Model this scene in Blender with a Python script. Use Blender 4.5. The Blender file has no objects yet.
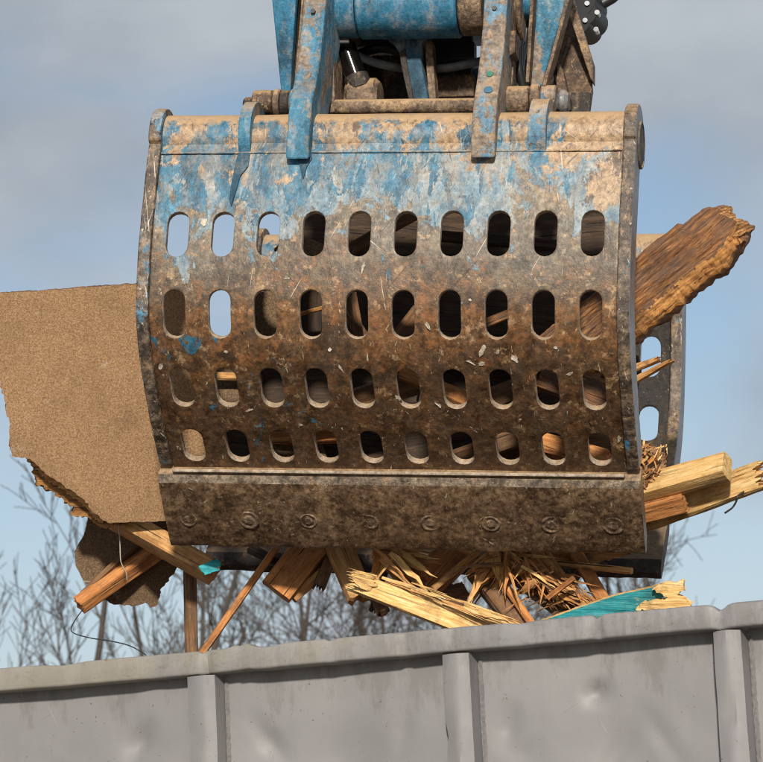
import bpy, bmesh, math, random
from mathutils import Vector, Matrix, noise as mnoise
R_ = math.radians
scene = bpy.context.scene
col = scene.collection

# ------------------------------------------------------------------ camera
FPX, PITCH, ROLL, EYE = 3200.0, R_(12.0), R_(2.7), Vector((0, 0, 1.6))   # focal length in photo pixels (763 wide)
_r0 = Vector((1, 0, 0)); _u0 = Vector((0, -math.sin(PITCH), math.cos(PITCH)))
FWD = Vector((0, math.cos(PITCH), math.sin(PITCH)))
RIGHT = _r0*math.cos(ROLL) - _u0*math.sin(ROLL)
UP = _u0*math.cos(ROLL) + _r0*math.sin(ROLL)
cam = bpy.data.cameras.new('camera'); co = bpy.data.objects.new('camera', cam); col.objects.link(co)
co.matrix_world = Matrix(((RIGHT.x, UP.x, -FWD.x, EYE.x), (RIGHT.y, UP.y, -FWD.y, EYE.y),
                          (RIGHT.z, UP.z, -FWD.z, EYE.z), (0, 0, 0, 1)))
cam.sensor_fit = 'HORIZONTAL'; cam.sensor_width = 36; cam.lens = 36*FPX/763.0
cam.clip_end = 2000; cam.clip_start = 0.1
cam.dof.use_dof = True; cam.dof.focus_distance = 8.6; cam.dof.aperture_fstop = 13
scene.camera = co
scene.cycles.filter_width = 1.1
scene.render.resolution_x = 1024; scene.render.resolution_y = 1023

# ------------------------------------------------------------------ sky and sun
SUN_EL, SUN_AZ = R_(24), R_(-179)      # azimuth measured from +Y towards +X: straight behind the camera
w = bpy.data.worlds.new('World'); scene.world = w; w.use_nodes = True
nt = w.node_tree; nt.nodes.clear()
def wn(t, **k):
    n = nt.nodes.new(t)
    for a, b in k.items(): setattr(n, a, b)
    return n
wo = wn('ShaderNodeOutputWorld'); bg = wn('ShaderNodeBackground'); bg.inputs[1].default_value = 0.068
sky = wn('ShaderNodeTexSky', sky_type='NISHITA', sun_disc=False, sun_elevation=SUN_EL, sun_rotation=SUN_AZ,
         air_density=1.0, dust_density=1.0, ozone_density=0.8)
tc = wn('ShaderNodeTexCoord')
mp = wn('ShaderNodeMapping'); mp.inputs['Scale'].default_value = (1, 1, 1.7); mp.inputs['Location'].default_value = (4.182, 2.382, 3.125)
n1 = wn('ShaderNodeTexNoise'); n1.inputs['Scale'].default_value = 4.2; n1.inputs['Detail'].default_value = 6; n1.inputs['Roughness'].default_value = 0.48
n1.inputs['Distortion'].default_value = 0.3
rp = wn('ShaderNodeValToRGB'); rp.color_ramp.elements[0].position = 0.37; rp.color_ramp.elements[1].position = 0.55
rp.color_ramp.interpolation = 'EASE'
n2 = wn('ShaderNodeTexNoise'); n2.inputs['Scale'].default_value = 9.0; n2.inputs['Detail'].default_value = 5
rp2 = wn('ShaderNodeValToRGB'); rp2.color_ramp.elements[0].position = 0.3; rp2.color_ramp.elements[1].position = 0.7
rp2.color_ramp.elements[0].color = (3.0, 3.4, 3.9, 1); rp2.color_ramp.elements[1].color = (5.0, 5.4, 5.9, 1)
mx = wn('ShaderNodeMix', data_type='RGBA')
L = nt.links.new
L(tc.outputs['Generated'], mp.inputs[0]); L(mp.outputs[0], n1.inputs['Vector']); L(mp.outputs[0], n2.inputs['Vector'])
L(n1.outputs['Fac'], rp.inputs[0]); L(n2.outputs['Fac'], rp2.inputs[0])
sx = wn('ShaderNodeSeparateXYZ'); L(tc.outputs['Generated'], sx.inputs[0])
hz = wn('ShaderNodeMapRange'); hz.inputs[1].default_value = .08; hz.inputs[2].default_value = .21; hz.inputs[3].default_value = .75; hz.inputs[4].default_value = 0; L(sx.outputs[2], hz.inputs[0])
hm = wn('ShaderNodeMix', data_type='RGBA'); hm.inputs[7].default_value = (5.4, 5.9, 6.4, 1); L(hz.outputs[0], hm.inputs[0])      # pale air towards the horizon, all round
L(rp.outputs[0], mx.inputs[0]); tint = wn('ShaderNodeMix', data_type='RGBA', blend_type='MULTIPLY'); tint.inputs[0].default_value = 1; tint.inputs[7].default_value = (1.04, 1.02, 1.0, 1); L(sky.outputs[0], tint.inputs[6]); L(tint.outputs[2], mx.inputs[6]); L(rp2.outputs[0], mx.inputs[7])
L(mx.outputs[2], hm.inputs[6]); L(hm.outputs[2], bg.inputs[0]); L(bg.outputs[0], wo.inputs[0])

sd = bpy.data.lights.new('sun', 'SUN'); sd.energy = 3.1; sd.angle = R_(4); sd.color = (1, 0.93, 0.82)
so = bpy.data.objects.new('sun', sd); col.objects.link(so)
sdir = Vector((math.sin(SUN_AZ)*math.cos(SUN_EL), math.cos(SUN_AZ)*math.cos(SUN_EL), math.sin(SUN_EL)))
so.rotation_euler = sdir.to_track_quat('Z', 'Y').to_euler(); so.location = (0, 0, 30)
vs = scene.view_settings; vs.view_transform = 'Standard'; vs.look = 'None'; vs.exposure = 0.65; vs.gamma = 1

# ------------------------------------------------------------------ measuring helpers
def ray(px, py): return FWD + RIGHT*((px-381.5)/FPX) + UP*((381-py)/FPX)
def at(px, py, depth): return EYE + ray(px, py)*depth
PX = 8.5/FPX                                   # one photo pixel in metres at the grapple
# grapple frame (hangs yawed and slightly rolled)
GROT = Matrix.Rotation(R_(-10.42), 3, 'Z') @ Matrix.Rotation(R_(5.28), 3, 'Y')
GLOC = Vector((0.00329, 8.27729, 3.53997))
GINV = GROT.transposed()
def G(px, py, y):                              # local point of the grapple at local depth y
    o = GINV @ (EYE-GLOC); d = GINV @ ray(px, py)
    return o + d*((y-o.y)/d.y)
def Gw(x, y, z): return GROT @ Vector((x, y, z)) + GLOC
rnd = random.Random(7)

# ------------------------------------------------------------------ material helpers
class M:
    def __init__(s, name):
        s.m = bpy.data.materials.new(name); s.m.use_nodes = True; s.nt = s.m.node_tree
        s.b = s.nt.nodes['Principled BSDF']; s._tc = None
    def n(s, t, **k):
        q = s.nt.nodes.new(t)
        for a, b in k.items(): setattr(q, a, b)
        return q
    def set(s, sock, v):
        if hasattr(v, 'is_linked'): s.nt.links.new(v, sock)
        elif isinstance(v, (tuple, list)) and len(v) == 3 and sock.type == 'RGBA': sock.default_value = (*v, 1)
        else: sock.default_value = v
    def P(s):
        if not s._tc: s._tc = s.n('ShaderNodeTexCoord')
        return s._tc.outputs['Object']
    def scl(s, sc, loc=(0, 0, 0)):
        q = s.n('ShaderNodeMapping'); s.set(q.inputs[0], s.P()); q.inputs['Scale'].default_value = sc; q.inputs['Location'].default_value = loc
        return q.outputs[0]
    def noise(s, scale, det=5, ro=.55, vec=None, dist=0):
        q = s.n('ShaderNodeTexNoise'); s.set(q.inputs['Vector'], vec or s.P())
        for a, b in (('Scale', scale), ('Detail', det), ('Roughness', ro), ('Distortion', dist)): q.inputs[a].default_value = b
        return q.outputs['Fac']
    def voro(s, scale, vec=None, out='Distance', feat='F1'):
        q = s.n('ShaderNodeTexVoronoi', feature=feat); s.set(q.inputs['Vector'], vec or s.P()); q.inputs['Scale'].default_value = scale
        return q.outputs[out]
    def ramp(s, v, stops, ease=None):
        q = s.n('ShaderNodeValToRGB'); s.set(q.inputs[0], v); e = q.color_ramp.elements
        if ease: q.color_ramp.interpolation = ease
        while len(e) < len(stops): e.new(0.5)
        for i, (p, c) in enumerate(stops):
            e[i].position = p; e[i].color = (*c, 1) if isinstance(c, (tuple, list)) else (c, c, c, 1)
        return q.outputs[0]
    def mix(s, f, a, b, mode='MIX'):
        q = s.n('ShaderNodeMix', data_type='RGBA', blend_type=mode)
        s.set(q.inputs[0], f); s.set(q.inputs[6], a); s.set(q.inputs[7], b); return q.outputs[2]
    def ma(s, op, a, b=0.0, clamp=False):
        q = s.n('ShaderNodeMath', operation=op, use_clamp=clamp); s.set(q.inputs[0], a); s.set(q.inputs[1], b); return q.outputs[0]
    def mr(s, v, a, b, c=0., d=1.):
        q = s.n('ShaderNodeMapRange'); s.set(q.inputs[0], v)
        for i, x in enumerate((a, b, c, d)): q.inputs[i+1].default_value = x
        return q.outputs[0]
    def xyz(s, v=None):
        q = s.n('ShaderNodeSeparateXYZ'); s.set(q.inputs[0], v or s.P()); return q.outputs
    def upf(s):                                # how far a surface faces the sky: where dust settles
        q = s.n('ShaderNodeNewGeometry'); return s.xyz(q.outputs['Normal'])[2]
    def rand(s):
        q = s.n('ShaderNodeObjectInfo'); return q.outputs['Random']
    def bump(s, h, st=.4, dist=.004):
        q = s.n('ShaderNodeBump'); s.set(q.inputs['Height'], h); q.inputs['Strength'].default_value = st; q.inputs['Distance'].default_value = dist
        s.set(s.b.inputs['Normal'], q.outputs[0])
    def done(s, colr, rough=.7, metal=0.):
        s.set(s.b.inputs['Base Color'], colr); s.set(s.b.inputs['Roughness'], rough); s.set(s.b.inputs['Metallic'], metal)
        return s.m

def mat_shell():
    m = M('worn_shell_steel'); x, _, z = m.xyz()
    fine = m.noise(48, 7, .68); hi = m.noise(170, 4, .65); mid = m.noise(11, 8, .66)
    def nz(sc, off, ro=.68, st=(1, 1, 1), det=8, dist=0): return m.noise(sc, det, ro, vec=m.scl(st, off), dist=dist)
    def th(v, t, wd=.03): return m.ramp(v, [(t, 0), (t+wd, 1)])
    def mul(a, b): return m.ma('MULTIPLY', a, b)
    zz = m.ma('ADD', z, mul(m.ma('SUBTRACT', nz(3.0, (1, 2, 3)), .5), .5)); zz = m.ma('ADD', zz, mul(m.ma('SUBTRACT', mid, .5), .25))
    zf = m.mr(zz, -.45, .55)
    # rubbed and rusted metal; zones of wear follow where the load scrapes the shell
    base = m.ramp(zf, [(0, (.070, .037, .018)), (.33, (.085, .043, .019)), (.44, (.15, .068, .024)), (.53, (.105, .064, .032)), (.63, (.095, .077, .054)), (.8, (.16, .125, .085)), (1, (.36, .24, .135))])
    base = m.mix(1, base, m.ramp(nz(38, (0, 5, 1), .75), [(.34, .30), (.45, .75), (.52, 1.1), (.60, 1.5), (.70, 2.3)]), 'MULTIPLY')
    rustm = mul(th(nz(21, (2, 7, 5), .75, dist=.6), .53, .05), m.ramp(zf, [(.15, .25), (.40, 1), (.55, 1), (.7, .2)]))
    base = m.mix(mul(rustm, .6), base, (.25, .10, .034))
    tanr = mul(th(nz(26, (9, 1, 4), .75), .57, .04), m.ramp(zf, [(.1, .35), (.42, .8), (1, .6)])); base = m.mix(tanr, base, (.38, .245, .13))
    dark = mul(th(nz(9, (3, 1, 7), .75), .53, .06), m.ramp(zf, [(0, .55), (.45, .85), (.7, .6), (1, .5)])); base = m.mix(dark, base, (.042, .026, .016))
    # dark run-down stains
    run = th(m.noise(1, 7, .7, vec=m.scl((24, 24, 2.2), (5, 1, 2)), dist=.3), .56, .08); base = m.mix(mul(run, .5), base, (.05, .032, .02))
    # washed out paint film
    wz = m.ma('ADD', m.mr(z, .06, .42, -.19, .14), m.ma('ADD', nz(5.2, (2, 9, 3), .66, (1.1, 1.1, .7), dist=.7), mul(m.ma('SUBTRACT', fine, .5), .16)))
    wz = m.ma('ADD', wz, m.mr(x, .25, .66, .02, -.04))
    pale = th(wz, .49, .014)
    pcol = m.ramp(nz(16, (5, 5, 5), .74, (1.2, 1.2, .6)), [(.36, (.05, .125, .185)), (.46, (.10, .19, .255)), (.54, (.18, .25, .29)), (.66, (.31, .31, .28))])
    c = m.mix(mul(pale, .9), base, pcol)
    # patches of sound blue paint, streaked downwards, edges chipped
    sb = m.ma('ADD', m.mr(z, .10, .50, -.11, .115), m.ma('ADD', nz(8, (6, 2, 1), .64, (1.9, 1.9, .62), dist=.6), m.mr(x, -.66, .66, .07, -.045)))
    sound = th(m.ma('ADD', sb, mul(m.ma('SUBTRACT', hi, .5), .08)), .565, .008)
    scol = m.ramp(nz(12, (1, 3, 8), .68, (1.5, 1.5, .5)), [(.38, (.009, .055, .095)), (.50, (.020, .118, .195)), (.64, (.05, .185, .28))])
    c = m.mix(sound, c, scol)
    # dust: warm tan film, strongest high up and towards the right end
    dz = m.ma('ADD', m.mr(z, .12, .56, -.15, .09), m.ma('ADD', nz(9, (7, 4, 1), .76, (1.2, 1.2, .7), dist=.4), m.mr(x, .42, .64, 0, .15)))
    c = m.mix(mul(th(dz, .56, .035), .9), c, m.ramp(nz(34, (1, 1, 1), .75), [(.36, (.20, .11, .05)), (.5, (.38, .235, .118)), (.64, (.50, .335, .19))]))
    db = th(nz(6.5, (5, 8, 2), .8, (1.3, 1.3, .7)), .585, .025); c = m.mix(mul(db, m.mr(z, -.2, .3, .35, .88)), c, (.07, .042, .025))
    film = th(nz(15, (8, 6, 3), .72, (1.3, 1.3, .7)), .47, .12); c = m.mix(mul(film, m.mr(z, .1, .35, .1, .46)), c, (.31, .225, .14))
    gr_ = nz(70, (2, 2, 8), .8, det=6); c = m.mix(.6, c, m.ramp(gr_, [(.38, .3), (.47, .9), (.55, 1.1), (.64, 1.8)]), 'MULTIPLY')
    # long scrapes in several directions, splashes of plaster
    def scrape(ang, loc, t, wx=90, wl=3.2):
        q = m.n('ShaderNodeMapping'); m.set(q.inputs[0], m.P()); q.inputs['Rotation'].default_value = (0, R_(ang), 0); q.inputs['Location'].default_value = loc
        q2 = m.n('ShaderNodeMapping'); m.set(q2.inputs[0], q.outputs[0]); q2.inputs['Scale'].default_value = (wx, 30, wl)
        return th(m.noise(1, 3, .6, vec=q2.outputs[0], dist=.25), t, .02)
    s1 = m.ma('MAXIMUM', m.ma('MAXIMUM', scrape(8, (0, 0, 0), .70), scrape(-28, (1, 2, 3), .715)), m.ma('MAXIMUM', scrape(52, (4, 1, 2), .73), scrape(-4, (7, 1, 5), .72, 160, 5)))
    s2 = m.ma('MAXIMUM', scrape(15, (3, 5, 0), .69), scrape(-40, (8, 2, 3), .70))
    c = m.mix(mul(s2, .75), c, (.045, .03, .02))
    sp = th(m.ma('ADD', nz(48, (6, 3, 1), .82, (1, 1, .8), 6), m.mr(z, -.3, .1, .018, 0)), .66, .025); sp2 = mul(th(nz(13, (4, 3, 7), .82, (1, 1, .6)), .655, .02), m.mr(z, -.45, .1, .5, 1))
    c = m.mix(mul(m.ma('MAXIMUM', m.ma('MAXIMUM', s1, sp), sp2), .8), c, (.56, .47, .36))
    up = m.ramp(m.ma('ADD', m.upf(), mul(m.ma('SUBTRACT', fine, .5), .9)), [(.40, 0), (.66, 1)])
    c = m.mix(mul(up, .85), c, (.44, .285, .15))
    pol = mul(th(m.noise(1, 5, .65, vec=m.scl((16, 16, 3.5), (9, 4, 1)), dist=.4), .52, .08), m.mr(z, -.15, .1, 1, .1))
    h = m.ma('ADD', mul(fine, .6), m.ma('ADD', mul(hi, .3), m.ma('ADD', mul(sound, .18), mul(pale, .08))))
    h = m.ma('ADD', h, mul(m.ma('SUBTRACT', s1, s2), .2)); m.bump(h, .5, .005)
    return m.done(c, m.ma('SUBTRACT', m.mr(fine, .3, .7, .34, .62), mul(pol, .12)), mul(pol, .3))

def mat_iron(name, dark=(.028, .018, .012), mid=(.075, .042, .024), hi=(.2, .12, .07), dustc=(.44, .285, .15), dust=.7, blue=0.0, bluec=(.035, .2, .4), speck=.6, mott=.85, gloss=.5, bmp=1., scrapes=(), metal=0.):
    m = M(name)
    a = m.noise(16, 8, .7); f = m.noise(60, 6, .72); h = m.noise(200, 3, .6)
    c = m.ramp(m.ma('ADD', m.ma('MULTIPLY', a, .5), m.ma('MULTIPLY', f, .5)), [(.40, dark), (.49, mid), (.60, hi)])
    if blue > 0:
        pm = m.ma('ADD', m.noise(7, 8, .72, vec=m.scl((1, 1, .55), (4, 2, 9)), dist=.5), m.ma('MULTIPLY', m.ma('SUBTRACT', f, .5), .3))
        pm = m.ramp(pm, [(.64-.42*blue, 0), (.675-.42*blue, 1)])
        bl = m.ramp(m.noise(13, 8, .72, vec=m.scl((1, 1, .4), (3, 3, 3))), [(.36, tuple(v*.45 for v in bluec)), (.46, bluec), (.55, tuple(v*1.15+.02 for v in bluec)), (.66, tuple(.5*v+.2 for v in bluec))])
        c = m.mix(pm, c, bl)
    t = m.ramp(m.noise(22, 8, .75, vec=m.scl((1, 1, .6), (1, 6, 2))), [(.54, 0), (.60, 1)])
    c = m.mix(m.ma('MULTIPLY', t, dust*.8), c, dustc)
    c = m.mix(mott, c, m.ramp(m.noise(80, 6, .78, vec=m.scl((1, 1, 1), (2, 2, 8))), [(.36, .35), (.48, .95), (.55, 1.1), (.68, 1.9)]), 'MULTIPLY')
    up = m.ramp(m.ma('ADD', m.upf(), m.ma('MULTIPLY', m.ma('SUBTRACT', f, .5), .9)), [(.35, 0), (.7, 1)])
    c = m.mix(m.ma('MULTIPLY', up, dust), c, dustc)
    sp = m.ramp(m.noise(62, 6, .8, vec=m.scl((1, 1, .8), (8, 3, 2))), [(.62, 0), (.65, 1)])
    c = m.mix(m.ma('MULTIPLY', sp, speck), c, (.54, .45, .34))
    for (ang, t_) in scrapes:
        q = m.n('ShaderNodeMapping'); m.set(q.inputs[0], m.P()); q.inputs['Rotation'].default_value = (0, R_(ang), 0); q.inputs['Location'].default_value = (ang, 2, 1)
        q2 = m.n('ShaderNodeMapping'); m.set(q2.inputs[0], q.outputs[0]); q2.inputs['Scale'].default_value = (85, 25, 5)
        c = m.mix(m.ma('MULTIPLY', m.ramp(m.noise(1, 4, .65, vec=q2.outputs[0], dist=.3), [(t_, 0), (t_+.02, 1)]), .8), c, (.56, .48, .38))
    m.bump(m.ma('ADD', m.ma('MULTIPLY', f, .7), m.ma('MULTIPLY', h, .3)), .9*bmp, .006)
    return m.done(c, m.mr(f, .3, .7, gloss, gloss+.3), metal)

def mat_wood(name, a, b, c3, grey=0.0, grain=1.0, fs=1.5, chip=0):
    m = M(name); rn = m.rand()
    off = m.n('ShaderNodeVectorMath', operation='ADD'); m.set(off.inputs[0], m.P())
    cb = m.n('ShaderNodeCombineXYZ'); m.set(cb.inputs[0], m.ma('MULTIPLY', rn, 9)); m.set(cb.inputs[1], m.ma('MULTIPLY', rn, 5)); m.set(off.inputs[1], cb.outputs[0])
    def st(sc):
        q = m.n('ShaderNodeMapping'); m.set(q.inputs[0], off.outputs[0]); q.inputs['Scale'].default_value = sc; return q.outputs[0]
    g = m.noise(1, 6, .65, vec=st((5*fs, 48*fs, 48*fs)), dist=.5); g2 = m.noise(1, 5, .7, vec=st((16*fs, 230*fs, 230*fs)))
    k = m.ramp(m.ma('ADD', m.ma('MULTIPLY', g, .65), m.ma('MULTIPLY', g2, .35)), [(.38, a), (.5, b), (.62, c3)])
    big = m.noise(9, 5, .6, vec=off.outputs[0]); k = m.mix(m.ramp(big, [(.5, 0), (.72, .7)]), k, tuple(v*.45 for v in a))
    if grey: k = m.mix(m.ma('MULTIPLY', m.ramp(m.noise(12, 6, .7, vec=st((1, 3, 3))), [(.42, 0), (.6, 1)]), grey), k, (.10, .085, .075))
    k = m.mix(1, k, m.ramp(rn, [(0, .78), (1, 1.15)]), 'MULTIPLY')
    kn = m.ramp(m.voro(1, vec=st((5, 11, 11))), [(.05, .25), (.10, 1)]); k = m.mix(.8, k, kn, 'MULTIPLY')
    if chip: k = m.mix(m.ramp(m.noise(1, 7, .75, vec=st((14, 40, 40))), [(.60, 0), (.63, chip)]), k, (.5, .42, .3))
    dirt = m.ramp(m.noise(16, 7, .75, vec=off.outputs[0]), [(.54, 0), (.64, .55)]); k = m.mix(dirt, k, tuple(v*.35+.02 for v in a))
    cr = m.ramp(m.noise(1, 4, .55, vec=st((3*fs, 80*fs, 80*fs)), dist=.25), [(.33, .18), (.38, 1)])
    k = m.mix(grain, k, cr, 'MULTIPLY')
    m.bump(m.ma('ADD', m.ma('ADD', g, m.ma('MULTIPLY', g2, .6)), m.ma('MULTIPLY', cr, .5)), .8, .005)
    return m.done(k, .8)

def mat_chip(name, a, b, c3, edge=(.12, .055, .022)):
    m = M(name); f = m.noise(260, 4, .7); v = m.voro(330, out='Color'); bg_ = m.noise(5, 5, .6)
    k = m.ramp(m.ma('ADD', m.ma('MULTIPLY', f, .6), m.ma('MULTIPLY', m.xyz(v)[0], .4)), [(.3, a), (.5, b), (.72, c3)])
    k = m.mix(m.ramp(bg_, [(.45, 0), (.75, .45)]), k, tuple(x*.6 for x in a))
    sc = m.ramp(m.noise(9, 6, .7, vec=m.scl((1, 1, 1), (3, 3, 9))), [(.62, 0), (.7, 1)]); k = m.mix(m.ma('MULTIPLY', sc, .55), k, (.52, .44, .35)); s3 = m.ramp(m.noise(1, 3, .6, vec=m.scl((9, 60, 60), (1, 1, 4)), dist=.3), [(.69, 0), (.72, 1)]); k = m.mix(m.ma('MULTIPLY', s3, .4), k, (.5, .42, .33)); st_ = m.ramp(m.noise(3.3, 6, .7, vec=m.scl((1, 1, 1), (6, 2, 2))), [(.52, 0), (.66, .45)]); k = m.mix(st_, k, tuple(x*.55 for x in a)); ch2 = m.ramp(m.noise(190, 4, .75), [(.37, .6), (.5, 1), (.64, 1.3)]); k = m.mix(.7, k, ch2, 'MULTIPLY')
    m.bump(f, .5, .003)
    return m.done(k, .85)

def mat_plain(name, c, rough=.6, metal=0., var=.3, sc=20):
    m = M(name); f = m.noise(sc, 6, .65)
    return m.done(m.mix(1, c, m.ramp(f, [(.3, 1-var), (.7, 1+var)]), 'MULTIPLY'), rough, metal)

def mat_container(name, rim=False):
    m = M(name); big = m.noise(2.2, 5, .6); f = m.noise(22, 6, .65); x, y, z = m.xyz()
    k = m.ramp(big, [(.3, (.168, .162, .166)), (.7, (.215, .208, .209))])
    st = m.noise(1, 5, .6, vec=m.scl((26, 26, 1.3))); k = m.mix(m.ma('MULTIPLY', m.ramp(st, [(.52, 0), (.7, 1)]), .22), k, (.15, .145, .145))
    def scr(ang, t, w=1.0):
        q = m.n('ShaderNodeMapping'); m.set(q.inputs[0], m.P()); q.inputs['Rotation'].default_value = (0, R_(ang), 0); q.inputs['Location'].default_value = (ang, 2, 1)
        q2 = m.n('ShaderNodeMapping'); m.set(q2.inputs[0], q.outputs[0]); q2.inputs['Scale'].default_value = (75, 20, 2.2)
        return m.ramp(m.noise(1, 3, .6, vec=q2.outputs[0], dist=.2), [(t, 0), (t+.02, 1)])
    sp = m.ramp(m.noise(95, 3, .6), [(.70, 0), (.72, 1)]); k = m.mix(m.ma('MULTIPLY', sp, .85), k, (.055, .042, .034))
    k = m.mix(m.ma('MULTIPLY', m.ma('MAXIMUM', scr(70, .725), scr(25, .735)), .3), k, (.42, .41, .40)); k = m.mix(m.ma('MULTIPLY', scr(-60, .71), .6), k, (.10, .09, .085))
    chip = m.ramp(m.noise(20, 8, .78, vec=m.scl((1, 1, 1), (2, 7, 3))), [(.675, 0), (.69, 1)]); k = m.mix(chip, k, (.12, .062, .032))
    dktop = m.ramp(m.ma('ADD', m.noise(12, 7, .75, vec=m.scl((1, 1, .35), (5, 5, 1))), m.mr(z, 2.40, 2.57, -.10, .07)), [(.52, 0), (.62, 1)]); k = m.mix(m.ma('MULTIPLY', dktop, .4), k, (.095, .085, .078))  # blotchy darker grey, denser up towards the rail
    if rim:
        d = m.ramp(m.ma('ADD', m.noise(3.5, 7, .7, vec=m.scl((1, 1, 1), (4, 1, 1))), m.mr(x, -1, .9, .22, -.16)), [(.46, 0), (.66, 1)])
        k = m.mix(m.ma('MULTIPLY', d, .45), k, (.25, .22, .155)); k = m.mix(.5, k, m.ramp(m.noise(70, 6, .8, vec=m.scl((.5, 1, 1))), [(.36, .6), (.44, 1), (.64, 1.1)]), 'MULTIPLY')
        ru = m.ramp(m.noise(9, 8, .75, vec=m.scl((1, 1, 1), (8, 1, 5))), [(.64, 0), (.66, 1)]); k = m.mix(m.ma('MULTIPLY', ru, .85), k, (.15, .068, .028))
    m.bump(m.ma('ADD', m.ma('MULTIPLY', big, 1.2), m.ma('MULTIPLY', f, .05)), .2, .02)
    return m.done(k, m.mr(f, .3, .7, .5, .64))

MAT = dict(
    shell=mat_shell(),
    iron=mat_iron('mud_rubbed_iron'),
    lip=mat_iron('cutting_edge_iron', (.040, .024, .014), (.115, .068, .038), (.25, .16, .095), dust=.45, speck=.85, gloss=.3, bmp=.4, mott=.65, metal=.12, scrapes=((-38, .69), (60, .70), (5, .71))),
    lipworn=mat_iron('worn_bevel_iron', (.06, .045, .033), (.16, .12, .085), (.32, .25, .18), dust=.5, speck=.8),
    boltiron=mat_iron('bolt_iron', (.04, .026, .017), (.12, .075, .045), (.26, .18, .115), dust=.5, speck=.6),
    slotrim=mat_iron('rubbed_slot_edge', (.16, .12, .085), (.28, .22, .165), (.42, .34, .26), dust=.4, speck=.5, mott=.5),
    flange=mat_iron('flange_iron', (.028, .02, .016), (.075, .052, .036), (.19, .14, .10), dust=.5, blue=.12, bluec=(.04, .16, .26), speck=.95, gloss=.38, bmp=.6, scrapes=((10, .65), (-15, .66), (30, .68))),
    side=mat_iron('flange_side_grey', (.10, .095, .095), (.17, .165, .165), (.27, .25, .24), dust=.3, blue=.2, bluec=(.09, .17, .23), speck=.4, mott=.5, gloss=.25, bmp=.3),
    bluearm=mat_iron('blue_arm_paint', (.10, .075, .055), (.20, .155, .12), (.30, .24, .19), dust=.55, blue=.50, bluec=(.035, .15, .235), speck=.35, mott=.6),
    bluefresh=mat_iron('blue_paint', (.035, .045, .05), (.06, .07, .075), (.2, .18, .15), dust=.2, blue=.92, bluec=(.014, .125, .22), speck=.25, mott=.5, gloss=.28, bmp=.5),
    navy=mat_iron('shaded_navy_paint', (.02, .02, .02), (.04, .04, .04), (.1, .09, .08), dust=.2, blue=.9, bluec=(.010, .058, .10), speck=.2, mott=.6),  # own navy on the tails; tube's shade painted in on the fork bracket
    duststeel=mat_iron('dusty_steel', (.06, .04, .026), (.16, .105, .066), (.30, .21, .14), dust=.8, speck=.35),
    dustblue=mat_iron('dusty_blue_steel', (.09, .065, .048), (.21, .16, .12), (.33, .26, .20), dust=.7, blue=.30, bluec=(.09, .19, .27), speck=.35, mott=.6),
    darksteel=mat_iron('dark_greasy_steel', (.012, .010, .009), (.028, .021, .017), (.07, .05, .036), dust=.35, speck=.3),
    rod=mat_plain('oily_rod', (.05, .045, .042), .12, .9, .2), green_dot=mat_plain('green_paint_mark', (.03, .15, .09), .6), blue_dot=mat_plain('blue_paint_mark', (.05, .13, .2), .6),
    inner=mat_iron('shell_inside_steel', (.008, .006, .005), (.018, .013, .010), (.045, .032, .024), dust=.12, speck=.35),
    black=mat_plain('black_rubber', (.012, .012, .013), .45), chrome=mat_plain('chrome_rod', (.55, .55, .56), .16, 1.0, .1),
    hose=mat_plain('grey_hose', (.12, .125, .135), .6, sc=40), wire=mat_plain('dark_wire', (.02, .018, .016), .5),
    palewire=mat_plain('pale_wire', (.4, .36, .3), .5),
    pine=mat_wood('fresh_pine', (.40, .175, .05), (.62, .32, .11), (.80, .50, .215)),
    yellow=mat_wood('yellow_splintered_pine', (.55, .30, .095), (.76, .47, .175), (.88, .64, .32), grain=.5),
    orange=mat_wood('orange_pine', (.33, .115, .030), (.48, .195, .056), (.62, .30, .105)),
    brown=mat_wood('brown_old_wood', (.11, .05, .02), (.2, .095, .038), (.31, .165, .07), grey=.25),
    old=mat_wood('weathered_wood', (.10, .04, .015), (.26, .105, .035), (.54, .26, .09), grey=.55, fs=3.6),
    brokenwood=mat_wood('broken_orange_wood', (.22, .085, .022), (.44, .20, .055), (.60, .33, .11), grain=1),
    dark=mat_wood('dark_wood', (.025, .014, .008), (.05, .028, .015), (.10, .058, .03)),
    chip=mat_chip('particle_board', (.23, .124, .055), (.325, .19, .093), (.42, .262, .142)),
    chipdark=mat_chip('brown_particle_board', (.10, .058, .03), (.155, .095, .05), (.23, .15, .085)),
    teal=mat_wood('teal_paint_over_wood', (.015, .26, .30), (.028, .37, .41), (.12, .48, .50), grain=.3, chip=.8),
    cont=mat_container('grey_container_paint'), rim=mat_container('grey_rim_paint', True),
    plaster=mat_iron('dried_plaster', (.30, .24, .17), (.46, .39, .30), (.60, .54, .45), dust=.2, speck=.3, mott=.6),
    weld=mat_plain('weld_bead', (.16, .15, .145), .6, sc=90),
)

# ------------------------------------------------------------------ object helpers
def link(name, me, mat=None, parent=None, smooth=False):
    o = bpy.data.objects.new(name, me); col.objects.link(o)
    if mat is not None and not me.materials: me.materials.append(MAT[mat] if isinstance(mat, str) else mat)
    if smooth:
        for p in me.polygons: p.use_smooth = True
    if parent: o.parent = parent
    return o
def tag(o, label=None, cat=None, group=None, kind=None):
    if label: o['label'] = label
    if cat: o['category'] = cat
    if group: o['group'] = group
    if kind: o['kind'] = kind
    return o
def empty(name, loc, rot=None):
    o = bpy.data.objects.new(name, None); col.objects.link(o); o.location = loc; o.empty_display_size = .1
    if rot is not None: o.rotation_euler = rot.to_euler()
    return o
def mesh(name, v, f):
    me = bpy.data.meshes.new(name); me.from_pydata([tuple(p) for p in v], [], f); me.update(); return me
def fixn(me):
    bm = bmesh.new(); bm.from_mesh(me); bmesh.ops.recalc_face_normals(bm, faces=bm.faces); bm.to_mesh(me); bm.free(); return me
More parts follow.
